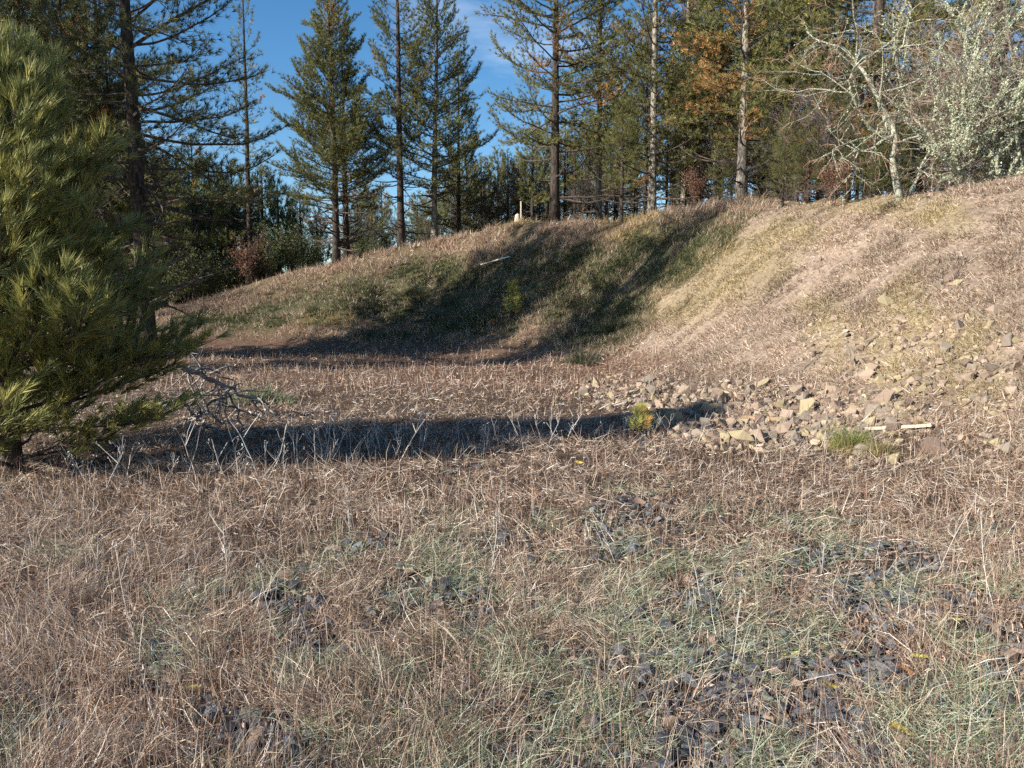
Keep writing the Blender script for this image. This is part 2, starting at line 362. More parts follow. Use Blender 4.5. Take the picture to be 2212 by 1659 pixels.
# ------------------------------------------------------------------ pines
G_MID = np.array([.17, .175, .06]); G_DARK = np.array([.075, .088, .036]); G_YEL = np.array([.29, .26, .08]); BROWN = np.array([.36, .2, .075])
def pine(name, H, r0, cb, R_, shape='cone', nb=70, el=(5, 45), droop=.0, needle=.22, nw=.021, K=13, tspace=.23, twigs=1.0, dead=10, brown=.04,
         lean=(0, 0), seed=1, bark=None, tone=0.5, spread=.95, brown_fn=None, extra=None, yel=.2, gain=1.15):
    rs = np.random.default_rng(seed)
    root = empty(name, (0, 0, 0))
    # trunk
    g = Geo(); zt = np.linspace(-.25, H, 16)
    wob = np.cumsum(rs.normal(0, .012 * H / 16, (16, 2)), 0); wob -= wob[0]
    pts = np.c_[lean[0] * np.clip(zt / H, 0, 1) ** 1.3 + wob[:, 0], lean[1] * (zt / H) * (zt > 0) + wob[:, 1], zt]
    tr = r0 * np.clip(1 - zt / H, 0, 1) ** .8 + .012; tr[0] *= 1.35; tr[1] *= 1.08
    tube(g, pts, tr, 9)
    g.out('trunk', bark or M_bark, root, True)
    def tp(z): return np.array([np.interp(z, zt, pts[:, 0]), np.interp(z, zt, pts[:, 1]), z]), np.interp(z, zt, tr)
    gl = Geo(); tpos = []; tdir = []; tcol = []
    def prof(t):
        if shape == 'cone': return (1 - t) ** .8 * min(1, .55 + t * 3) + .05
        if shape == 'column': return max(.12, (1 - t) ** .55) * min(1, .5 + t * 2.5)
        if shape == 'round': return math.sqrt(max(.03, 1 - (t * 1.05 - .15) ** 2 * 1.2)) if t < .9 else .3
        if shape == 'young': return (1 - t) ** .55 * min(1, .8 + t) + .08
        return 1
    S0 = []; S1 = []; SR0 = []; SR1 = []
    def branch(z, az, Lb, e0, live, rb, t):
        p, trr = tp(z); n = 7
        d = np.array([math.cos(az), math.sin(az), 0]); P_ = [p + d * trr * .5]
        e = e0; a = az
        bend = rs.uniform(.02, .14) - droop * rs.uniform(.5, 1.4)
        for i in range(n - 1):
            a += rs.normal(0, .13); e += bend + rs.normal(0, .09) + (.09 if i > 3 else 0)
            e = max(-.9, min(1.35, e))
            P_.append(P_[-1] + np.array([math.cos(a) * math.cos(e), math.sin(a) * math.cos(e), math.sin(e)]) * Lb / (n - 1))
        P_ = np.array(P_); rr = np.linspace(rb, rb * .25, n)
        tube(gl, P_, rr, 4, cap=False)
        isbrown = (rs.random() < brown) if brown_fn is None else (rs.random() < brown_fn(p, az, Lb))
        bc = rs.normal(0, .12)
        nt_ = max(3, int(Lb * .82 / (tspace * .34) * twigs)) if live else max(2, int(Lb * 2.6))
        for k in range(nt_):
            s = 1 - .8 * (k / nt_) ** 1.1 if live else rs.uniform(.25, 1)
            f = s * (n - 1); i = min(n - 2, int(f)); q = P_[i] + (P_[i + 1] - P_[i]) * (f - i)
            dd = norm(P_[i + 1] - P_[i]); side = np.array([-dd[1], dd[0], 0]) * (1 if k % 2 else -1)
            if k == 0: td = dd
            else: td = norm(dd * rs.uniform(.4, .9) + side * rs.uniform(.4, 1) + np.array([0, 0, rs.uniform(-.1, .5)]))
            tl = (.2 + (1 - s) * Lb * .5) * rs.uniform(.5, 1.15); tl = min(tl, .32 * Lb + .25)
            if not live: tl *= rs.uniform(.6, 1.2)
            e_ = q + td * tl + np.array([0, 0, .06 * tl])
            S0.append(q); S1.append(e_); SR0.append(max(.0035, rb * .2)); SR1.append(.002)
            if not live:
                q2 = q + (e_ - q) * .6; S0.append(q2); S1.append(q2 + norm(td + rs.normal(0, .7, 3)) * tl * .5); SR0.append(.004); SR1.append(.002)
                continue
            m = max(1, int(round(tl / tspace)))
            for j in range(m):
                ff = 1 - j * tspace / max(tl, .05)
                tdv = norm(td + np.array([0, 0, .35]) + rs.normal(0, .2, 3))
                tpos.append(q + (e_ - q) * ff + rs.normal(0, .03, 3)); tdir.append(tdv)
                tt = np.clip(tone + bc + rs.normal(0, .18), 0, 1)
                c = G_DARK * (1 - tt) + G_MID * tt
                if rs.random() < yel: c = c * .5 + G_YEL * .5
                if isbrown and rs.random() < .75 or rs.random() < brown * .25: c = BROWN * rs.uniform(.7, 1.3)
                tcol.append(c)
    for b in range(nb):
        t = ((b + rs.random()) / nb) ** .92
        z = cb + (H - cb) * t * .985
        Lb = R_ * prof(t) * rs.uniform(.65, 1.15)
        e0 = R(el[0] + (el[1] - el[0]) * t + rs.normal(0, 7))
        branch(z, b * 2.399 + rs.normal(0, .35), max(.2, Lb), e0, True, max(.006, .0105 * Lb + .003), t)
    for b in range(dead):
        z = cb * rs.uniform(.25, 1.15); branch(z, rs.uniform(0, 6.28), R_ * rs.uniform(.25, .75), R(rs.uniform(-25, 20)), False, .012 + .008 * R_, 0)
    for ex in (extra or []): branch(*ex)
    tpos.append(pts[-1]); tdir.append(np.array([0, 0, 1.])); tcol.append(G_MID)
    sticks(gl, S0, S1, np.array(SR0), np.array(SR1))
    gl.out('limbs', M_limb, root, False)
    gn = Geo(); needles(gn, np.array(tpos), np.array(tdir), needle, nw, K, spread, np.array(tcol) * gain)
    gn.out('crown', M_needle, root)
    return root

def place(root, p, rz=0, s=1):
    root.location = p; root.rotation_euler = (0, 0, rz); root.scale = (s,) * 3
    return root
PT = 'pine'
# young pine in the left foreground
yp = pine('young_pine_tree', 3.8, .075, .1, 1.85, 'young', nb=150, el=(2, 55), needle=.21, nw=.009, K=28, tspace=.15, twigs=.85, dead=5, brown=.0, seed=3, tone=.85, spread=.5, yel=.4, gain=1.45)
yp_p = at(30, 7.55); place(yp, yp_p)
tag(yp, 'young bushy pine with long bright needles at the left edge of the gravel pad', PT)
# tall dark pine behind it
A_p = at(322, 20)
ta = pine('tall_pine_tree', 17.5, .21, 4.4, 3.5, 'round', nb=84, el=(-14, 40), droop=.03, needle=.2, nw=.013, K=16, tspace=.22, twigs=.75, dead=46, brown=.01, lean=(-.55, 0), seed=11, tone=.25,
          extra=[(8.0, -.15, 3.9, R(28), True, .055, .4), (8.6, .1, 3.0, R(34), True, .04, .4), (6.6, -.1, 3.4, R(-18), True, .045, .3), (5.8, .25, 3.1, R(-22), True, .04, .3), (6.2, -.5, 3.3, R(-10), True, .04, .3), (6.9, 3.2, 3, R(-8), True, .04, .3)])
place(ta, A_p); tag(ta, 'tall dark pine with a long limb arching right, behind the young pine', PT)
# thin sparse pine
p3 = pine('slender_pine_tree', 17.6, .17, 4.4, 2.2, 'column', nb=56, el=(-5, 45), needle=.22, nw=.021, K=13, tspace=.23, twigs=.7, dead=26, brown=.03, seed=21, tone=.55)
place(p3, at(545, 45)); tag(p3, 'thin sparse pine against the sky right of the tall dark pine', PT)
# dense twin pines
p4 = pine('dense_pine_tree', 15.2, .19, 2.6, 4.3, 'cone', nb=125, el=(5, 50), needle=.22, nw=.021, K=13, tspace=.21, twigs=1., dead=26, brown=.015, seed=31, tone=.7, lean=(-.2, 0))
place(p4, at(727, 41.5)); tag(p4, 'dense cone shaped pine standing alone against the sky', PT)
p4b = pine('dense_pine_tree', 11.5, .17, 2.4, 3.4, 'cone', nb=80, el=(0, 45), needle=.22, nw=.021, K=13, tspace=.23, twigs=.85, dead=30, brown=.02, seed=37, tone=.45)
place(p4b, at(749, 42.6)); tag(p4b, 'second trunk close beside the dense cone shaped pine', PT)
p5 = pine('tall_pine_tree', 17.2, .19, 3.2, 3.0, 'column', nb=98, el=(-4, 48), needle=.22, nw=.021, K=13, tspace=.23, twigs=.8, dead=26, brown=.03, seed=41, tone=.55)
place(p5, at(867, 41)); tag(p5, 'dark trunked pine left of the pair of touching crowns', PT)
p6 = pine('tall_pine_tree', 15.6, .17, 2.8, 3.9, 'cone', nb=125, el=(2, 50), needle=.22, nw=.021, K=13, tspace=.23, twigs=.9, dead=20, brown=.02, seed=51, tone=.6, lean=(.4, 0), bark=M_barkpale)
place(p6, at(938, 43)); tag(p6, 'pointed pine with pale thin trunk right of the dark trunked pine', PT)
p7 = pine('slender_pine_tree', 12.5, .14, 2.0, 3.1, 'cone', nb=85, el=(0, 45), needle=.22, nw=.021, K=13, tspace=.23, twigs=.85, dead=20, brown=.02, seed=61, tone=.4)
place(p7, at(992, 47)); tag(p7, 'lower dark pine behind the pointed pine', PT)
p8 = pine('broad_pine_tree', 15.5, .22, 3.0, 4.4, 'round', nb=84, el=(-6, 42), needle=.22, nw=.019, K=14, tspace=.24, twigs=.72, dead=8, brown=.08, seed=71, tone=.6)
place(p8, at(1198, 36.6)); tag(p8, 'broad open pine with thick dark trunk on the crest of the slope', PT)
p9 = pine('small_pine_tree', 4.9, .085, 1.2, 1.4, 'column', nb=52, el=(0, 50), needle=.19, nw=.014, K=15, tspace=.2, twigs=.95, dead=5, brown=.02, seed=81, tone=.7)
place(p9, at(1342, 33.2)); tag(p9, 'small pine with bare lower trunk on the crest in front of taller pines', PT)
p10 = pine('tall_pine_tree', 16.5, .16, 2.2, 3.6, 'column', nb=115, el=(-4, 45), needle=.22, nw=.019, K=14, tspace=.24, twigs=.8, dead=14, brown=.04, seed=91, tone=.65, bark=M_barkpale)
place(p10, at(1409, 33.6)); tag(p10, 'tall pine with thin pale trunk right of the small pine', PT)
p11 = pine('tall_pine_tree', 15.5, .19, 1.8, 3.8, 'column', nb=130, el=(-6, 45), needle=.22, nw=.019, K=14, tspace=.24, twigs=.85, dead=12, brown=.05, seed=101, tone=.7, bark=M_barkpale, yel=.35,
           brown_fn=lambda p, az, Lb: .85 if (math.cos(az) < -.1 and p[2] < 5.6) else .06)
place(p11, at(1601, 30.2)); tag(p11, 'tall pine with pale trunk and orange brown dying needles on its left', PT)
p12 = pine('dark_pine_tree', 14.5, .17, 1.4, 3.7, 'column', nb=110, el=(-8, 42), needle=.22, nw=.019, K=14, tspace=.24, twigs=.85, dead=14, brown=.02, seed=111, tone=.15)
place(p12, at(1702, 32.5)); tag(p12, 'dark green pine between the browning pine and the bare oaks', PT)
p13 = pine('thin_pine_tree', 9.5, .09, 1.8, 2.1, 'column', nb=60, el=(-5, 45), needle=.2, nw=.02, K=12, tspace=.28, twigs=.8, dead=16, brown=.04, seed=121, tone=.5)

def where(px):
    for lim, t in [(110, 'behind the top of the young pine'), (240, 'between the young pine and the tall dark pine'), (370, 'around the foot of the tall dark pine'), (480, 'just right of the tall dark pine'), (600, 'around the thin sparse pine'), (700, 'left of the dense cone shaped pine'), (800, 'right of the dense cone shaped pine'), (900, 'around the dark trunked pine'), (1000, 'around the pointed pine'), (1110, 'right of the pointed pine'), (1195, 'left of the broad open pine'), (1290, 'right of the broad open pine'),
                   (1400, 'behind the small pine on the crest'), (1500, 'right of the tall pale trunked pine'), (1600, 'left of the browning pine'), (1700, 'right of the browning pine'), (1830, 'left of the leaning oak'), (1960, 'behind the leaning oak'), (2080, 'between the leaning oak and the lichen oak'), (9999, 'behind the lichen oak')]:
        if px < lim: return t
def dup(src, px, Y, s, rz, label, group, name=None):
    label, group = label.replace('@', where(px)), group.replace('@', where(px))
    c = copy_tree(src, at(px, Y), rz, s); tag(c, label, PT, group)
    return c
# the pines of the left wood, whose shadows fall across the slope
LW = 'pines of the shaded left wood'
for px, Y, src, s, rz in [(128, 26.5, p4b, 1.35, 1.), (214, 24.2, ta, .84, 2.2), (30, 24.6, p5, .85, 3.), (262, 24.5, p5, .6, .6), (75, 44, p12, 1.1, 4.1), (180, 46, p6, 1.05, 5.), (-60, 22, p5, .9, 2.), (90, 25, p12, .95, 1.), (168, 23, p12, .85, 3.), (240, 25.5, p12, .9, 5.), (-20, 25, p12, 1., 2.)]:
    dup(src, px, Y, s, rz, 'dark shaded wood pine @', LW + ' @')
OF = 'pines just beyond the left edge'
for x, y, src, s, rz in [(-12.6, 17.2, p12, 1.05, .4), (-19.5, 15.2, p3, 1.0, 1.8), (-22.6, 19.3, p5, 1.0, 2.9)]:
    c = copy_tree(src, (x, y, float(Hg(x, y))), rz, s); tag(c, 'pine standing beyond the left edge, casting shadow on the slope', PT, OF)
# slender woods behind the crest
rb = random.Random(5)
BG = 'slender pines in the wood behind the slope'
srcs = [p13, p3, p7, p10, p4b, p13]
spots = [(345, 50, 1.05), (362, 58, 1.2), (388, 52, 1.1), (428, 60, 1.2), (470, 55, 1.15), (505, 50, .95), (600, 56, .9), (640, 62, 1.1), (690, 70, 1.1), (785, 52, .95), (812, 66, 1.1), (838, 72, 1.2), (905, 58, .95), (965, 66, 1.1), (1030, 58, .95),
         (1062, 70, 1.2), (1098, 50, .72), (1135, 56, .85), (1165, 46, .66), (1240, 43, .62), (1256, 52, .8), (1285, 60, 1.05), (1310, 48, .8), (1375, 42, .75), (1440, 40, .8), (1470, 50, 1.1), (1510, 44, 1.05), (1548, 38, .9), (1640, 42, 1.15),
         (1668, 52, 1.25), (1745, 40, 1.1), (1790, 36, .95), (1830, 46, 1.3), (1900, 50, 1.3), (1985, 44, 1.2), (2060, 48, 1.3), (2190, 40, 1.2), (290, 48, 1.0), (310, 60, 1.2), (560, 66, 1.15), (235, 44, 1.0), (120, 50, 1.2)]
for k_ in range(46):
    px = 330 + 1500 * ((k_ * .618) % 1) if k_ < 34 else rb.uniform(1250, 2000); spots.append((px, rb.uniform(52, 86), rb.uniform(.85, 1.15) * (1.0 if px < 620 or px > 1220 else .85)))
for i, (px, Y, s) in enumerate(spots):
    src = srcs[i % 6]; hs = {p13: 1.0, p3: .66, p7: .82, p10: .62, p4b: .9}[src]
    dup(src, px, Y, s * hs, rb.uniform(0, 6.28), 'slender far pine in the wood ' + '@', BG + ' @')
for px, Y, src, s, rz, lb in [(1292, 38, p10, .95, 1.2, 'full green pine left of the small pine on the crest'), (1478, 37, p11, .95, 2.6, 'full green pine between the two pale trunked pines'), (1545, 36, p10, .9, 4.2, 'green pine close behind the browning pine'), (1680, 36, p11, 1.0, 4., 'full green pine behind the dark pine on the bank top'), (1770, 38, p10, 1.05, .4, 'tall green pine left of the bare oaks')]:
    c = copy_tree(src, at(px, Y), rz, s); tag(c, lb, PT)
YW = 'yellow green young pines in the wood behind the left crest'
for i, (px, Y, s) in enumerate([(352, 46, 2.1), (395, 50, 2.4), (430, 47, 2.2), (465, 52, 2.5), (510, 48, 2.), (575, 50, 2.1), (610, 53, 2.2), (655, 50, 1.7), (330, 54, 2.6), (485, 60, 2.8), (412, 62, 2.9), (690, 56, 1.9), (372, 43, 1.6), (540, 57, 2.4), (635, 60, 2.3), (1040, 50, 1.5), (1120, 52, 1.5), (1150, 43, 1.2), (1220, 50, 1.6), (1270, 45, 1.4), (985, 54, 1.9), (905, 56, 1.8), (800, 52, 1.8), (830, 60, 2.3), (1010, 60, 2.4), (1075, 58, 2.2), (1180, 56, 2.2), (765, 58, 2.0), (950, 62, 2.3), (1455, 44, 1.8), (1500, 48, 2.2), (1550, 45, 2.2), (1650, 38, 1.7), (1330, 52, 2.0)]):
    dup(p9, px, Y, s, rb.uniform(0, 6.28), 'bushy yellow green young pine @', YW + ' @')
DW = 'dark low pines added to stand in for shade behind the bank top'  # added low trees, their dark crowns stand in for the deep shade here
for i, (px, Y, s) in enumerate([(1665, 30, .3), (1720, 28, .33), (1765, 26.5, .3), (1810, 27, .34), (1850, 29, .36), (1900, 27, .3), (1960, 29, .36), (2030, 28, .33), (2100, 29, .36), (2170, 28, .34), (1560, 33, .25), (1480, 36, .25), (2210, 24, .3), (1690, 26, .22), (1745, 24.5, .22), (1790, 24, .24), (1830, 23.5, .24), (1880, 22.5, .2), (1930, 22.5, .22), (1985, 23, .24), (2050, 22, .2), (2080, 24, .28), (2140, 22, .2), (2190, 21.5, .22)]):
    dup(p12, px, Y, s, rb.uniform(0, 6.28), 'dark low pine added to stand in for shade @', DW + ' @')
for px, Y, src, s, rz in [(20, 45, p4, 1.35, 1.), (110, 47, p10, 1.1, 3.), (150, 50, p4, 1.3, 4.), (225, 45, p12, 1.1, 2.), (275, 48, p4, 1.05, 5.5), (55, 52, p6, 1.3, 1.2), (195, 55, p4, 1.35, .3), (250, 58, p6, 1.2, 2.4)]:
    dup(src, px, Y, s, rz, 'dark shaded wood pine @', LW + ' @')
place(p13, at(1392, 36.5)); tag(p13, 'thin pine close to the left of the pale trunked pine', PT)
# two reddish old trunks behind the oaks
for px, Y, s, rz, lb in [(1880, 27, 1.05, 1., 'old pine with reddish trunk behind the leaning oak'), (2140, 25, 1.1, 2., 'old pine with reddish trunk behind the lichen covered oaks')]:
    c = copy_tree(p8, at(px, Y), rz, s); tag(c, lb, PT)

# ------------------------------------------------------------------ bare oaks and shrubs
def bare_tree(name, stems, seed, bark, twig_c=(.2, .125, .095), levels=4, gn=.35, fork=3, crook=.22, lichen=0, grav=0.0, twig_r=.004, tw=4, lich_c=(.46, .5, .36), up=.12):
    rs = np.random.default_rng(seed); root = empty(name, (0, 0, 0))
    gl = Geo(); T0 = []; T1 = []; TR = []; LP = []
    def grow(p, d, Ln, r, lv):
        n = 5 if lv < 2 else 4; pts = [p]
        for i in range(n):
            d = norm(d + rs.normal(0, crook, 3) + np.array([0, 0, up * (1 if lv else .3) - grav * lv]))
            pts.append(pts[-1] + d * Ln / n)
        pts = np.array(pts); rr = np.linspace(r, r * .55, n + 1)
        tube(gl, pts, rr, 6 if lv < 2 else 4, cap=lv < 1)
        if lichen and r > .008:
            k = int(Ln * lichen); s = rs.random(k) * n; i = np.minimum(s.astype(int), n - 1)
            LP.append(pts[i] + (pts[i + 1] - pts[i]) * (s - i)[:, None] + rs.normal(0, 1, (k, 3)) * (r * .8 + .012))
        if lv >= levels:
            for k in range(tw):
                s = rs.uniform(.2, 1) * n; i = min(n - 1, int(s)); q = pts[i] + (pts[i + 1] - pts[i]) * (s - i)
                dd = norm(d + rs.normal(0, .7, 3)); l = Ln * rs.uniform(.25, .6); m = q + dd * l * .5 + rs.normal(0, .02, 3); e = m + norm(dd + rs.normal(0, .4, 3) - np.array([0, 0, grav])) * l * .6
                T0.extend([q, m]); T1.extend([m, e]); TR.extend([twig_r, twig_r * .7])
                for _ in range(2):
                    T0.append(m); T1.append(m + norm(dd + rs.normal(0, .9, 3)) * l * .45); TR.append(twig_r * .6)
            return
        k = fork + (rs.random() < .4)
        for j in range(k):
            s = n if j == 0 else rs.uniform(.35, 1) * n; i = min(n - 1, int(s)); q = pts[i] + (pts[i + 1] - pts[i]) * (s - i)
            dd = norm(d * (1 if j == 0 else .55) + rs.normal(0, .3 if j == 0 else .65, 3))
            grow(q, dd, Ln * rs.uniform(.55, .8), r * (.6 if j == 0 else .45), lv + 1)
    for st in stems: grow(np.array(st[0], float), norm(np.array(st[1], float)), st[2], st[3], st[4] if len(st) > 4 else 0)
    gl.out('limbs', bark, root, True)
    if T0:
        gt = Geo(); T0 = np.array(T0); T1 = np.array(T1); TR = np.array(TR)
        sticks(gt, T0, T1, TR, TR * .6, np.array(twig_c) * np.random.default_rng(seed).uniform(.6, 1.5, (len(T0), 1)))
        gt.out('twigs', M_twig, root)
    if LP:
        gi = Geo(); LPp = np.concatenate(LP); n = len(LPp); rr = np.random.default_rng(seed + 1)
        needles(gi, LPp, rr.normal(size=(n, 3)), rr.uniform(.02, .055, n), .026, 3, 1.5, np.array(lich_c) * rr.uniform(.6, 1.15, (n, 1)))
        gi.out('lichen', M_lichen, root)
    return root
OK = 'oak'
ok1 = bare_tree('bare_oak_tree', [((0, 0, -.2), (-.2, 0, 1), 1.9, .1), ((.12, .05, -.1), (.1, .1, 1), 1.5, .04, 1), ((-.3, .0, 1.3), (-1, -.1, .3), 1.6, .045, 1), ((-.36, 0, 1.5), (-.6, .2, 1), 1.9, .06, 1), ((-.35, 0, 1.2), (-.9, -.3, .1), 1.4, .03, 2), ((-.3, 0, 1.2), (.8, -.3, .35), 1.4, .03, 2)],
                5, M_oak, levels=4, lichen=10, grav=.05, crook=.22, twig_r=.005, twig_c=(.25, .15, .11), tw=4)
place(ok1, at(1948, 17.8)); tag(ok1, 'bare leaning oak with pale trunk and reddish drooping twigs on the bank top', OK)
ok2 = bare_tree('bare_oak_tree', [((0, 0, -.2), (-.35, 0, 1), 2.1, .06), ((.15, .1, -.2), (.05, .1, 1), 2.2, .055), ((.35, -.1, -.2), (.3, 0, 1), 2.1, .05), ((.55, .1, -.2), (.6, .1, 1), 2., .045), ((-.25, .1, -.2), (-.7, .1, 1), 1.8, .045), ((.2, -.2, -.2), (-.1, -.3, 1), 1.7, .04, 1), ((.45, -.2, -.2), (.2, -.3, 1), 1.6, .035, 1), ((.7, 0, -.2), (.2, -.1, 1), 1.6, .035, 1)],
                9, M_oak, levels=3, fork=4, lichen=85, crook=.24, twig_r=.0055, twig_c=(.22, .17, .13), tw=5)
place(ok2, at(2122, 17)); tag(ok2, 'many stemmed oak thickly coated in pale green lichen on the bank top', OK)
ok3 = bare_tree('bare_oak_tree', [((0, 0, -.2), (-.35, -.05, 1), 2.6, .1), ((.1, .1, -.2), (.1, .2, 1), 2.6, .08), ((-.1, .1, 1.9), (-1, 0, .7), 2.6, .05, 1)],
                14, M_oakgrey, levels=3, fork=4, lichen=6, crook=.22, twig_r=.0055, twig_c=(.15, .11, .095), tw=5)
place(ok3, at(2240, 17.5)); tag(ok3, 'bare oak at the right edge sending dark limbs over the lichen oak', OK)
BO = 'bare oaks behind the bank top'
for i, (px, Y, s, rz, src) in enumerate([(2030, 25, 1.0, 3.3, ok3), (2160, 27, 1.15, .7, ok3), (1960, 33, 1.3, 5.2, ok3)]):
    c = copy_tree(src, at(px, Y), rz, s); tag(c, ['bare grey oak between the leaning oak and the lichen oak', 'bare grey oak directly behind the lichen oak', 'far grey oak behind the crown of the leaning oak'][i], OK)
# grey leafless saplings in the wood
bt = bare_tree('bare_sapling', [((0, 0, -.2), (0, .05, 1), 2.6, .06), ((.2, .1, -.2), (.15, .05, 1), 2.3, .05), ((-.2, .1, -.2), (-.2, .05, 1), 2.3, .05)], 23, M_limb, levels=3, fork=3, crook=.14, twig_r=.012, twig_c=(.1, .085, .085), tw=5, up=.16)
place(bt, at(1085, 46)); BS = 'leafless grey saplings behind the crest'
tag(bt, 'leafless grey sapling ' + where(1085), 'sapling', BS + ' ' + where(1085))
for i, (px, Y, s) in enumerate([(1110, 48, 1.), (1135, 45, .95), (1165, 50, 1.1), (1050, 50, 1.05), (1020, 48, .9), (900, 50, 1.), (870, 54, 1.1), (800, 50, .9), (770, 47, .9), (1260, 42, .7), (1290, 44, .8), (1470, 38, .8), (1520, 37, .75), (1560, 36, .7), (1650, 33, .7), (1740, 29, .7), (1690, 30, .6), (2060, 21, .7), (1800, 24, .6), (400, 46, .9), (330, 42, .9), (250, 38, .8), (180, 36, .8)]):
    c = copy_tree(bt, at(px, Y), rb.uniform(0, 6.28), s); tag(c, 'leafless grey sapling ' + where(px), 'sapling', BS + ' ' + where(px))

def leafy_shrub(name, h, w, n, c, seed, stems=9, leaf=.06):
    rs = np.random.default_rng(seed); root = empty(name, (0, 0, 0)); g = Geo(); lp = []
    for i in range(stems):
        a = rs.uniform(0, 6.28); top = np.array([math.cos(a) * w * rs.uniform(.2, 1), math.sin(a) * w * rs.uniform(.2, 1), h * rs.uniform(.65, 1.05)])
        t = np.linspace(0, 1, 6)[:, None]; pts = top * t * np.array([1, 1, 1]) + rs.normal(0, .04 * h, (6, 3)) * t; pts[:, :2] *= t ** .4; pts[0] = (rs.normal(0, .08), rs.normal(0, .08), -.1)
        tube(g, pts, np.linspace(.02, .006, 6), 4)
        for k in range(6):
            s = rs.uniform(.3, 1) * 5; j = min(4, int(s)); q = pts[j] + (pts[j + 1] - pts[j]) * (s - j); e = q + norm(rs.normal(0, .6, 3) + np.array([0, 0, .6])) * h * rs.uniform(.1, .3)
            sticks(g, [q], [e], .006, .003); lp.append(q + (e - q) * rs.random((n, 1)) + rs.normal(0, .07 * h, (n, 3)))
    g.out('stems', M_limb, root)
    lp = np.concatenate(lp); gl = Geo(); needles(gl, lp, rs.normal(size=lp.shape), leaf * 1.6, leaf, 2, 1.5, np.array(c) * rs.uniform(.5, 1.4, (len(lp), 1))); gl.out('foliage', M_leaf, root)
    return root
sh1 = leafy_shrub('rust_shrub', 2.6, 1.0, 26, (.22, .12, .08), 3); place(sh1, at(535, 43.5)); tag(sh1, 'rust brown shrub on the crest at the left end of the slope', 'shrub')
sh2 = leafy_shrub('willow_shrub', 2.8, 1.1, 22, (.13, .15, .06), 5); place(sh2, at(585, 44.2)); SG = 'pale green shrubs behind the left crest'
SL = 'pale green shrub with thin stems behind the left crest'
tag(sh2, 'pale green thin stemmed shrub ' + where(585), 'shrub', SG + ' ' + where(585))
for px, Y, s in [(455, 44, 1.), (495, 46, 1.2), (630, 45, 1.), (660, 47, 1.1), (690, 46, .85), (420, 43, 1.1), (775, 44.5, .7), (800, 46, .8), (375, 42, 1.1)]:
    tag(copy_tree(sh2, at(px, Y), rb.uniform(0, 6), s), 'pale green thin stemmed shrub ' + where(px), 'shrub', SG + ' ' + where(px))
for px, Y, s, lb in [(1500, 31, .55, 'low rust brown shrub under the browning pine'), (1735, 26, .6, 'low rust brown shrub under the dark pine'), (1800, 22.5, .5, 'low rust brown shrub left of the leaning oak')]:
    tag(copy_tree(sh1, at(px, Y), rb.uniform(0, 6), s), lb, 'shrub')

# ------------------------------------------------------------------ ground cover
# a net of sight lines gives points spread evenly over what is seen, thinning with distance
rpx = np.linspace(-330, 2560, 420); rpy = np.linspace(385, 1780, 300)
RP, RQ = np.meshgrid(rpx, rpy)
D = np.stack([(RP - 1106) / F, CP + (829.5 - RQ) / F * SP, -SP + (829.5 - RQ) / F * CP], -1)
hitY = np.full(RP.shape, np.nan)
for Y in np.geomspace(1.8, 62, 420):
    p = D * (Y / D[..., 1:2]); m = np.isnan(hitY) & (p[..., 2] + HC < Hg(p[..., 0], p[..., 1])); hitY[m] = Y
GRIDP = np.stack([D[..., 0] / D[..., 1] * np.nan_to_num(hitY, nan=50), np.nan_to_num(hitY, nan=50), 0 * hitY], -1); GRIDP[..., 2] = Hg(GRIDP[..., 0], GRIDP[..., 1]); GZ = zones(GRIDP)
def scatter(n, w=lambda z, p: 1.0, seed=0, ymax=60):
    """n points on the ground, accepted by the weight w(zones, points)."""
    rs = np.random.default_rng(seed); out = []; got = 0
    for _ in range(12):
        k = int(n * 1.6)
        i = rs.integers(0, RP.shape[0] - 1, k); j = rs.integers(0, RP.shape[1] - 1, k); a = rs.random(k); b = rs.random(k)
        y00, y01, y10, y11 = hitY[i, j], hitY[i, j + 1], hitY[i + 1, j], hitY[i + 1, j + 1]
        yy = np.stack([y00, y01, y10, y11]); ok = ~np.isnan(yy).any(0); ok &= (np.nanmax(np.where(np.isnan(yy), 0, yy), 0) < 1.25 * np.nanmin(np.where(np.isnan(yy), 1e9, yy), 0))
        Y = (y00 * (1 - a) + y01 * a) * (1 - b) + (y10 * (1 - a) + y11 * a) * b
        d = D[i, j] * (1 - a)[:, None] + D[i, j + 1] * a[:, None]; d = d * (1 - b)[:, None] + (D[i + 1, j] * (1 - a)[:, None] + D[i + 1, j + 1] * a[:, None]) * b[:, None]
        x = d[:, 0] / d[:, 1] * Y
        ok &= (Y < ymax); p = np.stack([x, Y, np.zeros(k)], -1)[ok]; iz = i[ok] + (b[ok] > .5); jz = j[ok] + (a[ok] > .5)
        z = {q_: v[iz, jz] for q_, v in GZ.items()}; wt = np.broadcast_to(w(z, p), (len(p),)); m = rs.random(len(p)) < wt; p = p[m]; p[:, 2] = Hg(p[:, 0], p[:, 1])
        out.append(p); got += m.sum()
        if got >= n: break
    return np.concatenate(out)[:n]
def blades(g, p, az, tilt, ln, wd, bend, C, lift=0, simple=None):
    if simple is not None:
        az, tilt, ln, wd, bend, lift = [np.broadcast_to(v, (len(p),)) for v in (az, tilt, ln, wd, bend, lift)]
        for m_, sm in ((p[:, 1] < simple, None), (p[:, 1] >= simple, 'tri')):
            if m_.any(): _blades(g, p[m_], az[m_], tilt[m_], ln[m_], wd[m_], bend[m_], C[m_], lift[m_], sm)
        return
    _blades(g, p, az, tilt, ln, wd, bend, C, lift, None)
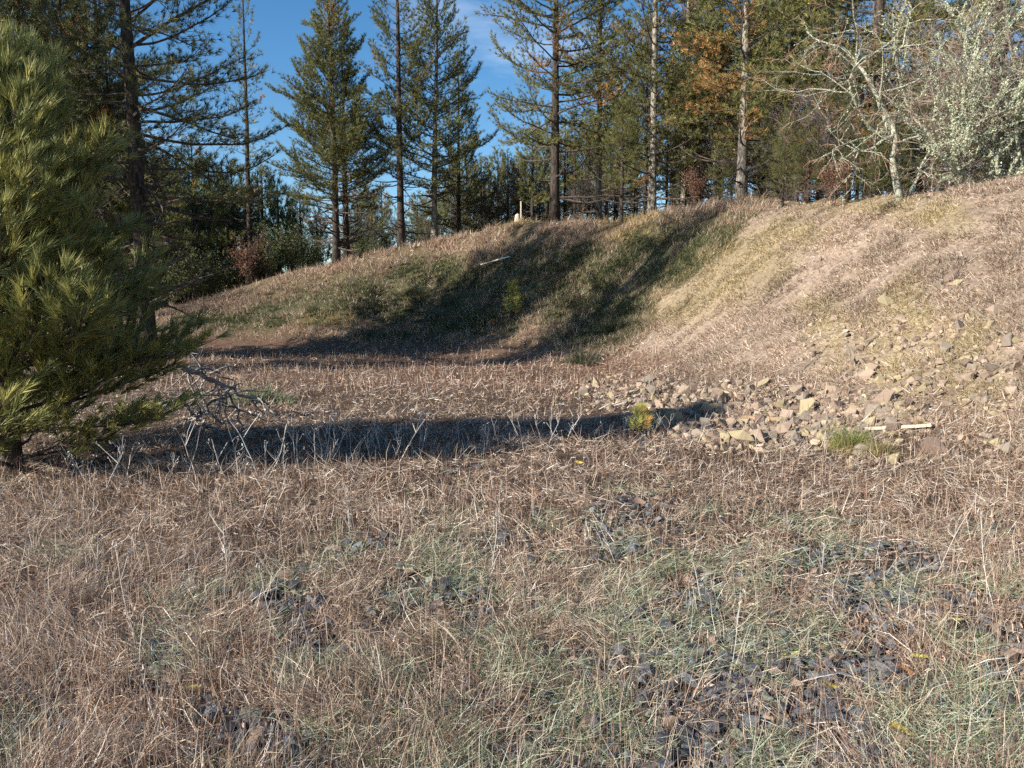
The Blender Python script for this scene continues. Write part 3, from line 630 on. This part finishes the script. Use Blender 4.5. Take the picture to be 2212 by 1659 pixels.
def _blades(g, p, az, tilt, ln, wd, bend, C, lift, sm):
    n = len(p); ca, sa = np.cos(az), np.sin(az)
    d0 = np.stack([ca * np.cos(tilt), sa * np.cos(tilt), np.sin(tilt)], -1)
    t1 = tilt - bend; d1 = np.stack([ca * np.cos(t1), sa * np.cos(t1), np.sin(t1)], -1)
    rnd = norm(rng.normal(size=(n, 3))); s = norm(np.cross(d0, rnd)) * (wd * .5)[:, None]
    b = p.copy(); b[:, 2] += lift
    m = b + d0 * (ln * .55)[:, None]; e = m + d1 * (ln * .45)[:, None]
    if sm:
        g.add(np.stack([b - s * 1.3, b + s * 1.3, e], 1).reshape(-1, 3), np.arange(n * 3).reshape(-1, 3), None, np.repeat(C, 3, 0)); return
    V = np.stack([b - s, b + s, m + s * .8, m - s * .8, e], 1).reshape(-1, 3)
    base = np.arange(n)[:, None] * 5
    g.add(V, base + np.array([[3, 2, 4]]), base + np.array([[0, 1, 2, 3]]), np.repeat(C, 5, 0))
def jitter_col(cols, n, wts, amp=.25, seed=0):
    rs = np.random.default_rng(seed); c = np.array(cols)[rs.choice(len(cols), n, p=np.array(wts) / sum(wts))]
    return c * rs.uniform(1 - amp, 1 + amp, (n, 1))
STRAW = (.52, .41, .31); PALE = (.68, .58, .48); BRN = (.22, .14, .1); RUST = (.33, .2, .135); TAN = (.42, .31, .225)
# matted straw over the pad: it lies in tussocks with darker thatch and soil between them
def tuss(p, s_=.3, k=4, lo=.36, gain_=4.): return np.clip((fbm(p[:, 0], p[:, 1], s_, k, 3) - lo) * gain_, .06, 1)
g = Geo()
p = scatter(190000, lambda z, p: z['pad'] * (1 - .9 * z['gravel']) * (1 - .4 * z['sage']) * tuss(p), 1, 31); n = len(p); Y = p[:, 1]
z = zones(p); big = fbm(p[:, 0], p[:, 1], 1.6, 9, 3); sm_ = fbm(p[:, 0], p[:, 1], .22, 2, 2)
cc = jitter_col([STRAW, PALE, BRN, TAN, RUST, (.8, .73, .64)], n, [3.5, 2.2, 3.4, 3, 1., 1.2], .25, 2); cc = mixc(cc, RUST, np.clip(z['rust'] * .3, 0, 1)); cc *= (.55 + .5 * big + .45 * sm_)[:, None]  # the brightest tone paints straw highlights into the blade colour
blades(g, p, rng.uniform(0, 6.28, n) * .6 + fbm(p[:, 0], p[:, 1], .6, 6, 2) * 6, rng.normal(.22, .42, n), (.04 + .2 * rng.random(n) ** 2.4) * (1 + .025 * Y), np.maximum(.0026, Y * .0006) * rng.uniform(.7, 1.4, n), rng.normal(.3, .5, n), cc, rng.uniform(0, .05, n), 6.5)
# leafy litter, short curls
p = scatter(120000, lambda z, p: z['pad'] * (1 - .85 * z['gravel']) * tuss(p, .2, 7, .34, 5), 5, 26); n = len(p); Y = p[:, 1]; sm_ = fbm(p[:, 0], p[:, 1], .25, 2, 2)
cc = jitter_col([TAN, BRN, STRAW, RUST, PALE], n, [3, 3.4, 2.6, 2, .7], .35, 6) * (.65 + .7 * sm_)[:, None]
blades(g, p, rng.uniform(0, 6.28, n), rng.uniform(-.1, 1.2, n), rng.uniform(.02, .065, n) * (1 + .05 * Y), np.maximum(.008, Y * .0009) * rng.uniform(.5, 1.2, n), rng.normal(.6, .6, n), cc, rng.uniform(0, .03, n), 4.5)
# standing thin stems over the pad
p = scatter(26000, lambda z, p: z['pad'] * (1 - .5 * z['gravel']) * np.clip(.25 + z['rust'], 0, 1), 8, 31); n = len(p); Y = p[:, 1]
cc = jitter_col([BRN, RUST, STRAW, PALE], n, [3, 2, 2, 1], .3, 7)
blades(g, p, rng.uniform(0, 6.28, n), rng.uniform(1.0, 1.57, n), rng.uniform(.1, .33, n), np.maximum(.002, Y * .0006), rng.normal(.15, .3, n), cc, 0, 8)
tag(g.out('dry_grass', M_grass), 'matted dry straw and dead weeds covering the gravel pad', 'grass', kind='stuff')
# bank straw and slope grass
g = Geo()
p = scatter(210000, lambda z, p: np.clip(z['bank'], 0, 1) * (1 - .75 * np.maximum(blobs(z['px'], z['py'], RUB, .5), .75 * blobs(z['px'], z['py'], BANKR, .6))) * tuss(p, .55, 3, .36, 5), 11, 40); n = len(p); Y = p[:, 1]; z = zones(p); big = fbm(p[:, 0], p[:, 1], 1.2, 4, 3)
cc = jitter_col([STRAW, PALE, TAN, BRN], n, [4, 2.4, 3, 2.4], .25, 12); cc = mixc(cc, (.42, .35, .15), z['yellow'] * .5); cc *= (.45 + .7 * big)[:, None]
blades(g, p, rng.normal(math.pi + .5, 1.3, n), np.abs(rng.normal(.6, .4, n)), rng.uniform(.04, .16, n), np.maximum(.004, Y * .00075) * rng.uniform(.7, 1.3, n), rng.normal(.5, .5, n), cc, 0, 0)
p = scatter(130000, lambda z, p: z['hill'] * (1 - .75 * z['green']) * tuss(p, .8, 3, .32, 5), 13, 47); n = len(p); Y = p[:, 1]; z = zones(p); big = fbm(p[:, 0], p[:, 1], 1.4, 4, 3)
cc = jitter_col([STRAW, PALE, TAN, RUST, BRN], n, [3, 2, 3, 2.6, 1.5], .25, 14); cc = mixc(cc, (.4, .31, .12), z['yellow'] * .7) * (.6 + .6 * big)[:, None]
lf = rng.uniform(.1, .32, n) * (1 + .5 * z['crest'])
blades(g, p, rng.normal(-1.6, .8, n), rng.uniform(.5, 1.4, n), lf, np.maximum(.004, Y * .00055), rng.normal(.5, .4, n), cc, 0, 0)
tag(g.out('slope_straw', M_grass), 'pale dry straw standing over the bank and along the crest', 'grass', kind='stuff')
g = Geo()
p = scatter(110000, lambda z, p: z['green'] * .95 * tuss(p, .7, 5, .3, 5), 17, 47); n = len(p); Y = p[:, 1]; big = fbm(p[:, 0], p[:, 1], 1.1, 4, 3)
cc = jitter_col([(.1, .12, .05), (.14, .155, .07), (.07, .085, .04), (.3, .26, .16)], n, [4, 3, 3, 1.6], .3, 18) * (.6 + .7 * big)[:, None]
blades(g, p, rng.normal(-1.6, .8, n), rng.uniform(.4, 1.3, n), rng.uniform(.12, .3, n), np.maximum(.005, Y * .0006), rng.normal(.7, .4, n), cc, 0, 0)
tag(g.out('green_grass', M_grass), 'dark green grass growing on the shaded hollow of the slope', 'grass', kind='stuff')
g = Geo()
p = scatter(42000, lambda z, p: z['sage'] * (1 - .45 * z['gravel']) * np.clip((fbm(p[:, 0], p[:, 1], .3, 3, 3) - .46) * 7, 0, 1), 19, 14); n = len(p); Y = p[:, 1]
cc = jitter_col([(.3, .35, .22), (.42, .46, .32), (.13, .17, .09), (.55, .56, .42)], n, [4, 3, 3, 2], .25, 20)
blades(g, p, rng.normal(-.35, .9, n) + math.pi * (rng.random(n) < .3), rng.normal(.25, .35, n), .04 + .2 * rng.random(n) ** 2, np.maximum(.0025, Y * .0006) * rng.uniform(.7, 1.3, n), rng.normal(.3, .4, n), cc, rng.uniform(0, .045, n), 5)
tag(g.out('sage_grass', M_grass), 'grey green grass lying among the dark gravel patches', 'grass', kind='stuff')

# ------------------------------------------------------------------ stones
def hull_stone(seed, flat=.62, nv=10):
    import bmesh
    rs = np.random.default_rng(seed); bm = bmesh.new()
    for v in norm(rs.normal(size=(nv, 3))) * rs.uniform(.7, 1.25, (nv, 1)) * np.array([1.1, rs.uniform(.6, .95), flat * rs.uniform(.65, 1.1)]): bm.verts.new(v)
    r = bmesh.ops.convex_hull(bm, input=bm.verts); bmesh.ops.delete(bm, geom=[v for v in bm.verts if not v.link_faces], context='VERTS')
    bmesh.ops.triangulate(bm, faces=bm.faces); bm.verts.index_update()
    V = np.array([v.co[:] for v in bm.verts]); T = np.array([[v.index for v in f.verts] for f in bm.faces]); bm.free(); return V, T
HULLS = [hull_stone(100 + i) for i in range(14)]
ROCKS = [hull_stone(200 + i, .85, 13) for i in range(14)]
def stones(p, size, cols, seed, n_own, name, stuff_name, label_fn, cat, group_fn, sink=.3, HULLS=HULLS):
    rs = np.random.default_rng(seed); n = len(p); px, py = proj(p)
    inview = (px > 5) & (px < 2207) & (py > 0) & (py < 1655)
    key = size / p[:, 1] * inview; order = np.argsort(-key); own = order[:n_own]; rest = order[n_own:]
    pal = np.array(cols); shared = {}
    for i in own:
        k = int(rs.integers(len(HULLS))); c = int(rs.integers(len(pal)))
        if (k, c) not in shared:
            o = build(name, HULLS[k][0], HULLS[k][1], None, M_stone, None, pal[c]); shared[(k, c)] = o
        else:
            o = shared[(k, c)].copy(); col.objects.link(o)
        o.location = (p[i, 0], p[i, 1], p[i, 2] + size[i] * (.5 - sink) * .8); o.scale = (size[i] * .5,) * 3; o.rotation_euler = (rs.normal(0, .3), rs.normal(0, .3), rs.uniform(0, 6.28))
        tag(o, label_fn(px[i], py[i], c), cat, group_fn(px[i], py[i], c))
    g = Geo()
    for i in rest:
        V, T = HULLS[int(rs.integers(len(HULLS)))]; a = rs.uniform(0, 6.28); ca, sa = math.cos(a), math.sin(a); s = size[i] * .5; t = rs.normal(0, .3)
        x, y, zz = V[:, 0], V[:, 1] * math.cos(t) - V[:, 2] * math.sin(t), V[:, 1] * math.sin(t) + V[:, 2] * math.cos(t)
        g.add(np.stack([x * ca - y * sa, x * sa + y * ca, zz], -1) * s + p[i] + np.array([0, 0, s * (1 - 2 * sink) * .8]), T, None, pal[int(rs.integers(len(pal)))] * rs.uniform(.75, 1.3))
    return g
# dark gravel of the pad
p = scatter(13000, lambda z, p: z['gravel'] * .9 + .04 * z['sage'], 23, 13); rs = np.random.default_rng(2)
size = np.clip(rs.lognormal(math.log(.034), .45, len(p)), .016, .11) * np.clip(.75 + p[:, 1] * .07, .85, 1.5)
DARKS = [(.065, .069, .078), (.1, .106, .12), (.14, .147, .157), (.16, .165, .125), (.25, .185, .14), (.07, .075, .085), (.11, .113, .118)]
CN = ['dark', 'dark', 'grey', 'olive grey', 'tan', 'dark', 'grey']
def lab_g(px, py, c):
    if px < 400: where_ = 'in the gravel patch at the lower left edge'
    elif py < 1080: where_ = 'in the small gravel patches just before the long shadow'
    elif py < 1210 and px > 1150 and px < 1600: where_ = 'in the dark patch around the tan broad leaf'
    elif py < 1330 and px < 1200: where_ = 'in the gravel patch left of the tan broad leaf'
    elif py < 1330: where_ = 'in the upper edge of the lower right gravel'
    elif px < 1000: where_ = 'in the thin gravel left of the bottom centre'
    elif px < 1400: where_ = 'in the gravel at bottom centre by the green leaf'
    elif px < 1700: where_ = 'in the gravel left of the curled yellow leaf'
    elif px < 1900: where_ = 'in the gravel around the curled yellow leaf'
    else: where_ = 'in the gravel around the rust coloured leaf'
    return f'{CN[c]} angular stone {where_}'
g = stones(p, size, DARKS, 3, 290, 'gravel_stone', 'gravel', lab_g, 'stone', lambda a, b, c: 'stones: ' + lab_g(a, b, c), .02)
tag(g.out('gravel', M_stone), 'dark crushed gravel showing through the dry grass', 'gravel', kind='stuff')
# tan rubble at the foot of the bank and stones on the bank
p1 = scatter(5500, lambda z, p: blobs(z['px'], z['py'], RUB, .5) ** 1.3, 29, 24); s1 = np.clip(np.random.default_rng(4).lognormal(math.log(.075), .55, len(p1)), .03, .34)
p2 = scatter(3000, lambda z, p: blobs(z['px'], z['py'], BANKR, .6) ** 1.5, 31, 20); s2 = np.clip(np.random.default_rng(5).lognormal(math.log(.055), .55, len(p2)), .02, .28)
TANS = [(.26, .195, .145), (.32, .245, .185), (.18, .13, .1), (.3, .245, .15), (.23, .19, .15)]
def lab_r(px, py, c):
    kind = ['tan', 'pale tan', 'brown', 'yellowish', 'grey tan'][c]
    if blobs(np.array([px]), np.array([py]), RUB, .5)[0] > .02:
        where_ = 'at the thin left end of the rubble' if px < 1460 else ('in the rubble around the brown logs' if px < 1640 else ('in the middle of the rubble left of the grass clump' if px < 1800 else 'in the rubble beside the green grass clump'))
    else:
        where_ = 'by the weathered plank at the foot of the bank' if py > 900 else ('on the lower bank above the weathered plank' if py > 790 else ('on the middle of the bank face' if py > 690 else 'high on the bank face'))
    return f'{kind} angular rock {where_}'
pp = np.r_[p1, p2]; ss = np.r_[s1, s2]
g = stones(pp, ss, TANS, 6, 290, 'tan_rock', 'rubble', lab_r, 'rock', lambda a, b, c: 'rocks: ' + lab_r(a, b, c), .24, ROCKS)
tag(g.out('rubble', M_stone), 'small tan rubble along the foot of the bank', 'rubble', kind='stuff')

# ------------------------------------------------------------------ small things
def board(name, pa, pb, w, t, c, label, cat='board'):
    d = norm(pb - pa); a, b = frame_of(d[None]); a, b = a[0], b[0]
    g = Geo(); n = 9; rs = np.random.default_rng(int(abs(pa[0]) * 100))
    V = []
    for i in range(n):
        q = pa + (pb - pa) * i / (n - 1) + rs.normal(0, .003, 3)
        V += [q - a * w / 2 - b * t / 2, q + a * w / 2 - b * t / 2, q + a * w / 2 + b * t / 2, q - a * w / 2 + b * t / 2]
    i = np.arange(n - 1)[:, None] * 4; j = np.arange(4)[None]; k = (j + 1) % 4
    Q = np.stack([i + j, i + k, i + 4 + k, i + 4 + j], -1).reshape(-1, 4); Q = np.r_[Q, [[3, 2, 1, 0]], [[n * 4 - 4, n * 4 - 3, n * 4 - 2, n * 4 - 1]]]
    g.add(np.array(V), None, Q, c); o = g.out(name, M_wood); tag(o, label, cat); return o
up = np.array([0, 0, 1.])
a = hit(1040, 580) + up * .18; b = hit(1101, 567) + up * .25
board('plank', a, b, .12, .05, (.72, .66, .55), 'pale wooden plank lying on the green slope')
a = hit(1868, 937) + up * .06; b = hit(2012, 937) + up * .10
board('plank', a, b, .045, .035, (.52, .42, .32), 'weathered plank lying at the foot of the bank beside the grass clump')
a = at(1125, 38.2); board('stake', a - up * .1, a + up * .95, .06, .06, (.6, .5, .36), 'short pale wooden stake on the crest', 'stake')
def log(pa, pb, r, label):
    g = Geo(); pts = np.linspace(pa, pb, 6) + np.random.default_rng(3).normal(0, .012, (6, 3)); tube(g, pts, np.linspace(r, r * .8, 6), 8, (.28, .18, .12))
    o = g.out('log', M_wood, None, True); tag(o, label, 'log')
log(hit(1515, 893) + up * .05, hit(1572, 884) + up * .06, .055, 'short brown log at the near edge of the rubble')
log(hit(1600, 908) + up * .04, hit(1690, 912) + up * .05, .045, 'thin brown log half buried in the rubble')
a = at(1118, 37.8); g = Geo(); tube(g, [a - up * .1, a + up * .1, a + up * .28], [.16, .14, .12], 9, (.55, .48, .38)); tag(g.out('stump', M_wood), 'small pale stump on the crest beside the stake', 'stump')
# saplings and clumps
sp = pine('pine_sapling', 1.15, .018, .08, .42, 'young', nb=22, el=(20, 60), needle=.2, nw=.012, K=22, tspace=.14, dead=0, brown=0, seed=131, tone=1., yel=.9, gain=2.2)
place(sp, hit(1108, 690)); tag(sp, 'bright green pine sapling on the slope in the tree shadow', 'sapling')
sp2 = pine('pine_sapling', .42, .012, .03, .26, 'young', nb=16, el=(30, 65), needle=.17, nw=.005, K=26, tspace=.1, dead=0, brown=.1, seed=141, tone=1., yel=.9, gain=2.)
place(sp2, hit(1383, 942), 0, .55); tag(sp2, 'tiny pine sapling at the edge of the long shadow by the rubble', 'sapling')
def clump(name, p, r, h, n, cols, seed, label, wd=.004):
    rs = np.random.default_rng(seed); g = Geo(); a = rs.uniform(0, 6.28, n); q = np.zeros((n, 3)); rr = r * rs.random(n) ** .7 * (.5 + .35 * np.sin(a * 3 + seed) + .15 * np.sin(a * 5)); q[:, 0] = rr * np.cos(a); q[:, 1] = rr * np.sin(a)
    blades(g, q, a + rs.normal(0, .5, n), rs.uniform(.3, 1.5, n), h * rs.uniform(.25, 1.2, n) * np.clip(1.15 - rr / r, .25, 1), np.full(n, wd), rs.normal(.6, .4, n), jitter_col(cols, n, [3, 2, 2], .3, seed))
    o = g.out(name, M_grass); o.location = p; tag(o, label, 'plant'); return o
clump('grass_clump', hit(1835, 975), .34, .42, 1100, [(.14, .2, .06), (.3, .27, .09), (.22, .24, .08)], 3, 'green and yellow grass clump at the foot of the bank beside the plank')
clump('grass_clump', hit(1900, 985), .3, .25, 700, [(.32, .26, .1), (.36, .3, .13), (.26, .22, .09)], 4, 'yellowed grass clump right of the green clump')
for px, py, lb in [(1330, 715, 'dark low grass clump standing in for shadow in the hollow of the slope'), (1265, 785, 'dark low grass clump standing in for shadow at the foot of the hollow'), (560, 870, 'pale green weed clump right of the fallen branches')]:  # the two dark clumps stand in for grass shadow, the pale one is weeds
    clump('low_clump', hit(px, py), 1.0, .55 if py < 800 else .35, 900, [(.05, .06, .04), (.08, .09, .05), (.14, .13, .09)] if py < 800 else [(.2, .24, .13), (.3, .3, .18), (.14, .17, .09)], py, lb, .014)

# fallen dead branches beside the young pine
def fallen(name, pts, r, seed, label, ntw=16, tl=.5):
    rs = np.random.default_rng(seed); g = Geo(); pts = np.array(pts, float)
    t = np.linspace(0, len(pts) - 1, 14); pl = np.stack([np.interp(t, np.arange(len(pts)), pts[:, k]) for k in range(3)], -1) + rs.normal(0, .025, (14, 3))
    tube(g, pl, np.linspace(r, r * .35, 14), 6)
    for i in range(ntw):
        s = rs.uniform(1, 13); j = min(12, int(s)); q = pl[j] + (pl[j + 1] - pl[j]) * (s - j); d = norm(rs.normal(0, .8, 3) + np.array([0, 0, .35])); tw = [q]; l = tl * rs.uniform(.4, 1.3)
        for k in range(7): d = norm(d + rs.normal(0, .3, 3) - np.array([0, 0, .22])); tw.append(tw[-1] + d * l / 7)
        tube(g, tw, np.linspace(r * .38, r * .12, 8), 4)
        for k in range(3):
            q2 = np.array(tw[rs.integers(2, 8)]); sticks(g, [q2], [q2 + norm(rs.normal(0, 1, 3)) * l * .35], r * .14, .003)
    o = g.out(name, M_dead, None, True); tag(o, label, 'branch'); return o
fallen('fallen_branch', [at(392, 10.6) + up * .75, at(440, 11) + up * .62, at(500, 11.2) + up * .42, at(555, 11.4) + up * .22, at(600, 11.3) + up * .05], .045, 1, 'grey fallen limb with curling twigs right of the young pine', 20, .75)
fallen('fallen_branch', [at(285, 9.8) + up * .2, at(350, 9.8) + up * .34, at(420, 9.7) + up * .3, at(500, 9.5) + up * .12], .03, 2, 'dark forked dead branch lying low before the grey fallen limb', 12, .45)
fallen('fallen_branch', [at(400, 9.4) + up * .05, at(455, 9.5) + up * .42, at(500, 9.6) + up * .5, at(530, 9.8) + up * .08], .026, 3, 'arched pale dead branch in the tangle at the shadow edge', 18, .6)
fallen('fallen_branch', [at(400, 9.0) + up * .04, at(450, 9.0) + up * .2, at(520, 9.1) + up * .06], .022, 4, 'low twiggy dead branch at the near edge of the tangle', 18, .45)
# tall thin dead stem on the bank
g = Geo(); q = [hit(1632, 885), hit(1640, 820) + up * .12, hit(1660, 775) + up * .25, hit(1645, 740) + up * .4, hit(1646, 690) + up * .55]
q = [hit(1630, 880)]; Y0 = q[0][1]
for px, py in [(1637, 800), (1661, 770), (1645, 735), (1647, 665), (1660, 645)]: q.append(P(px, py, Y0 + .05 * len(q)))
tube(g, q, np.linspace(.012, .005, len(q)), 5, (.2, .13, .1)); sticks(g, [q[2], q[3], q[4]], [q[2] + np.array([.12, 0, .05]), q[3] + np.array([.1, 0, .25]), q[4] + np.array([-.08, 0, .2])], .006, .003, (.2, .13, .1))
tag(g.out('dead_stem', M_stalk), 'tall crooked dead weed stem standing before the sunlit bank', 'weed')
# dead weed stalks along the near edge of the shadow
def stalk(seed):
    rs = np.random.default_rng(seed); g = Geo(); d = norm(np.array([rs.normal(0, .25), rs.normal(0, .25), 1])); pts = [np.zeros(3)]
    h = rs.uniform(.38, .6)
    for i in range(6): d = norm(d + rs.normal(0, .12, 3)); pts.append(pts[-1] + d * h / 6)
    c = np.array((.5, .46, .42)) * rs.uniform(.8, 1.1); tube(g, pts, np.linspace(.0042, .0022, 7), 4, c)
    for k in range(int(rs.integers(2, 7))):
        q = np.array(pts[int(rs.integers(1, 6))]); e = q + norm(np.array([rs.normal(0, .6), rs.normal(0, .6), .8])) * rs.uniform(.08, .24); tube(g, [q, (q + e) / 2 + rs.normal(0, .012, 3), e], [.0026, .0022, .0016], 3, c)
        for _ in range(int(rs.integers(0, 4))): f = e + rs.normal(0, .018, 3); sticks(g, [f], [f + rs.normal(0, .012, 3) + np.array([0, 0, .012])], .008, .003, c * .8)
    return g.out('dry_weed', M_stalk)
protos = [stalk(40 + i) for i in range(9)]; used = set(); rs = np.random.default_rng(8)
WG = {0: ('pale dead weed stalk standing before the dark end of the long shadow', 'dead weeds before the dark left shadow'), 1: ('pale branching dead weed in front of the middle of the long shadow', 'dead weeds before the middle shadow'), 2: ('pale dead weed near the tip of the long shadow', 'dead weeds at the shadow tip')}
k = 0
for i in range(64):
    px = rs.uniform(120, 1480) if i > 20 else rs.uniform(480, 1000); py = np.interp(px, [100, 560, 700, 830, 1000, 1270, 1480], [1068, 1030, 1000, 985, 975, 955, 915]) + rs.normal(0, 8)
    o = protos[i] if i < 9 else protos[int(rs.integers(9))].copy()
    if i >= 9: col.objects.link(o)
    o.location = hit(px, py); o.rotation_euler = (rs.normal(0, .12), rs.normal(0, .12), rs.uniform(0, 6.28)); o.scale = (rs.uniform(.6, 1.25),) * 3
    lb, gr = WG[0 if px < 480 else (1 if px < 1020 else 2)]; tag(o, lb, 'weed', gr)
# thin upright weeds over the near pad
TW = [(490,1260,'dry'),(560,1300,'dry'),(300,1400,'dry'),(620,1420,'dry'),(1890,1240,'pale'),(2020,1250,'pale'),(1770,1260,'pale'),(1060,1250,'pale'),(1570,1500,'pale'),(760,1180,'dry'),(880,1330,'dry'),(2150,1330,'pale'),(200,1300,'dry'),(1330,1220,'dry'),(1640,1010,'dry'),(1780,980,'dry'),(350,1620,'dry'),(1700,1190,'pale')]
for px, py, kd in TW:
    o = protos[int(rs.integers(9))].copy(); col.objects.link(o); o.location = hit(px, py); o.rotation_euler = (rs.normal(0, .15), rs.normal(0, .15), rs.uniform(0, 6.28)); o.scale = (.55, .55, rs.uniform(.7, 1.1))
    tag(o, 'thin dry weed standing alone in the straw of the near pad', 'weed', 'single thin weeds on the near pad')
# fallen leaves
def leaf_mesh(seed, c, L_, w):
    rs = np.random.default_rng(seed); n = 6; t = np.linspace(0, 1, n); ww = np.sin(t ** .8 * math.pi) * w * .5 + .001; x = (t - .5) * L_; zc = .25 * L_ * (t - .5) ** 2 * rs.uniform(.5, 3)
    V = np.concatenate([np.stack([x, -ww, zc + ww * .5], -1), np.stack([x, 0 * ww, zc], -1), np.stack([x, ww, zc + ww * .5], -1)]); i = np.arange(n - 1)
    Q = np.r_[np.stack([i, i + 1, i + n + 1, i + n], -1), np.stack([i + n, i + n + 1, i + 2 * n + 1, i + 2 * n], -1)]
    g = Geo(); g.add(V, None, Q, c); return g.out('fallen_leaf', M_leaf)
LV = [(1795, 1507, (.62, .5, .08), .13, .03, 'curled bright yellow leaf beside a stone in the lower right gravel'), (1705, 1435, (.42, .5, .12), .1, .025, 'yellow green leaf above the curled yellow leaf'), (1952, 1475, (.42, .19, .08), .1, .07, 'rust coloured leaf lying on the lower right gravel'),
      (425, 1510, (.6, .5, .14), .12, .035, 'yellow leaf on the straw in the lower left'), (1180, 1535, (.4, .5, .12), .08, .03, 'light green leaf by the dark gravel at bottom centre'), (1260, 1562, (.55, .5, .1), .1, .03, 'yellow leaf on the dark gravel at bottom centre'), (1995, 1295, (.66, .58, .45), .14, .03, 'pale curled leaf on the gravel below the right bank'), (1945, 1605, (.6, .45, .1), .1, .05, 'crumpled yellow leaf in the lower right corner'),
      (1380, 1098, (.5, .34, .24), .13, .1, 'tan broad leaf on the small dark gravel patch'), (870, 1460, (.58, .5, .14), .11, .03, 'yellow leaf left of the bottom centre gravel'), (2060, 1360, (.58, .46, .12), .08, .04, 'small yellow leaf on the right of the gravel spread'), (870, 1570, (.45, .5, .15), .09, .03, 'pale green leaf at the bottom edge left of the gravel'), (1990, 1440, (.55, .5, .1), .09, .025, 'thin yellow leaf pointing up beyond the rust leaf'), (1250, 1010, (.55, .42, .1), .1, .05, 'yellow leaf on the straw above the gravel patches')]
for i, (px, py, c, l_, w_, lb) in enumerate(LV):
    o = leaf_mesh(i, c, l_, w_); o.location = hit(px, py) + up * .045; o.rotation_euler = (rs.normal(.25, .25), rs.normal(0, .25), rs.uniform(-.6, .6)); tag(o, lb, 'leaf')
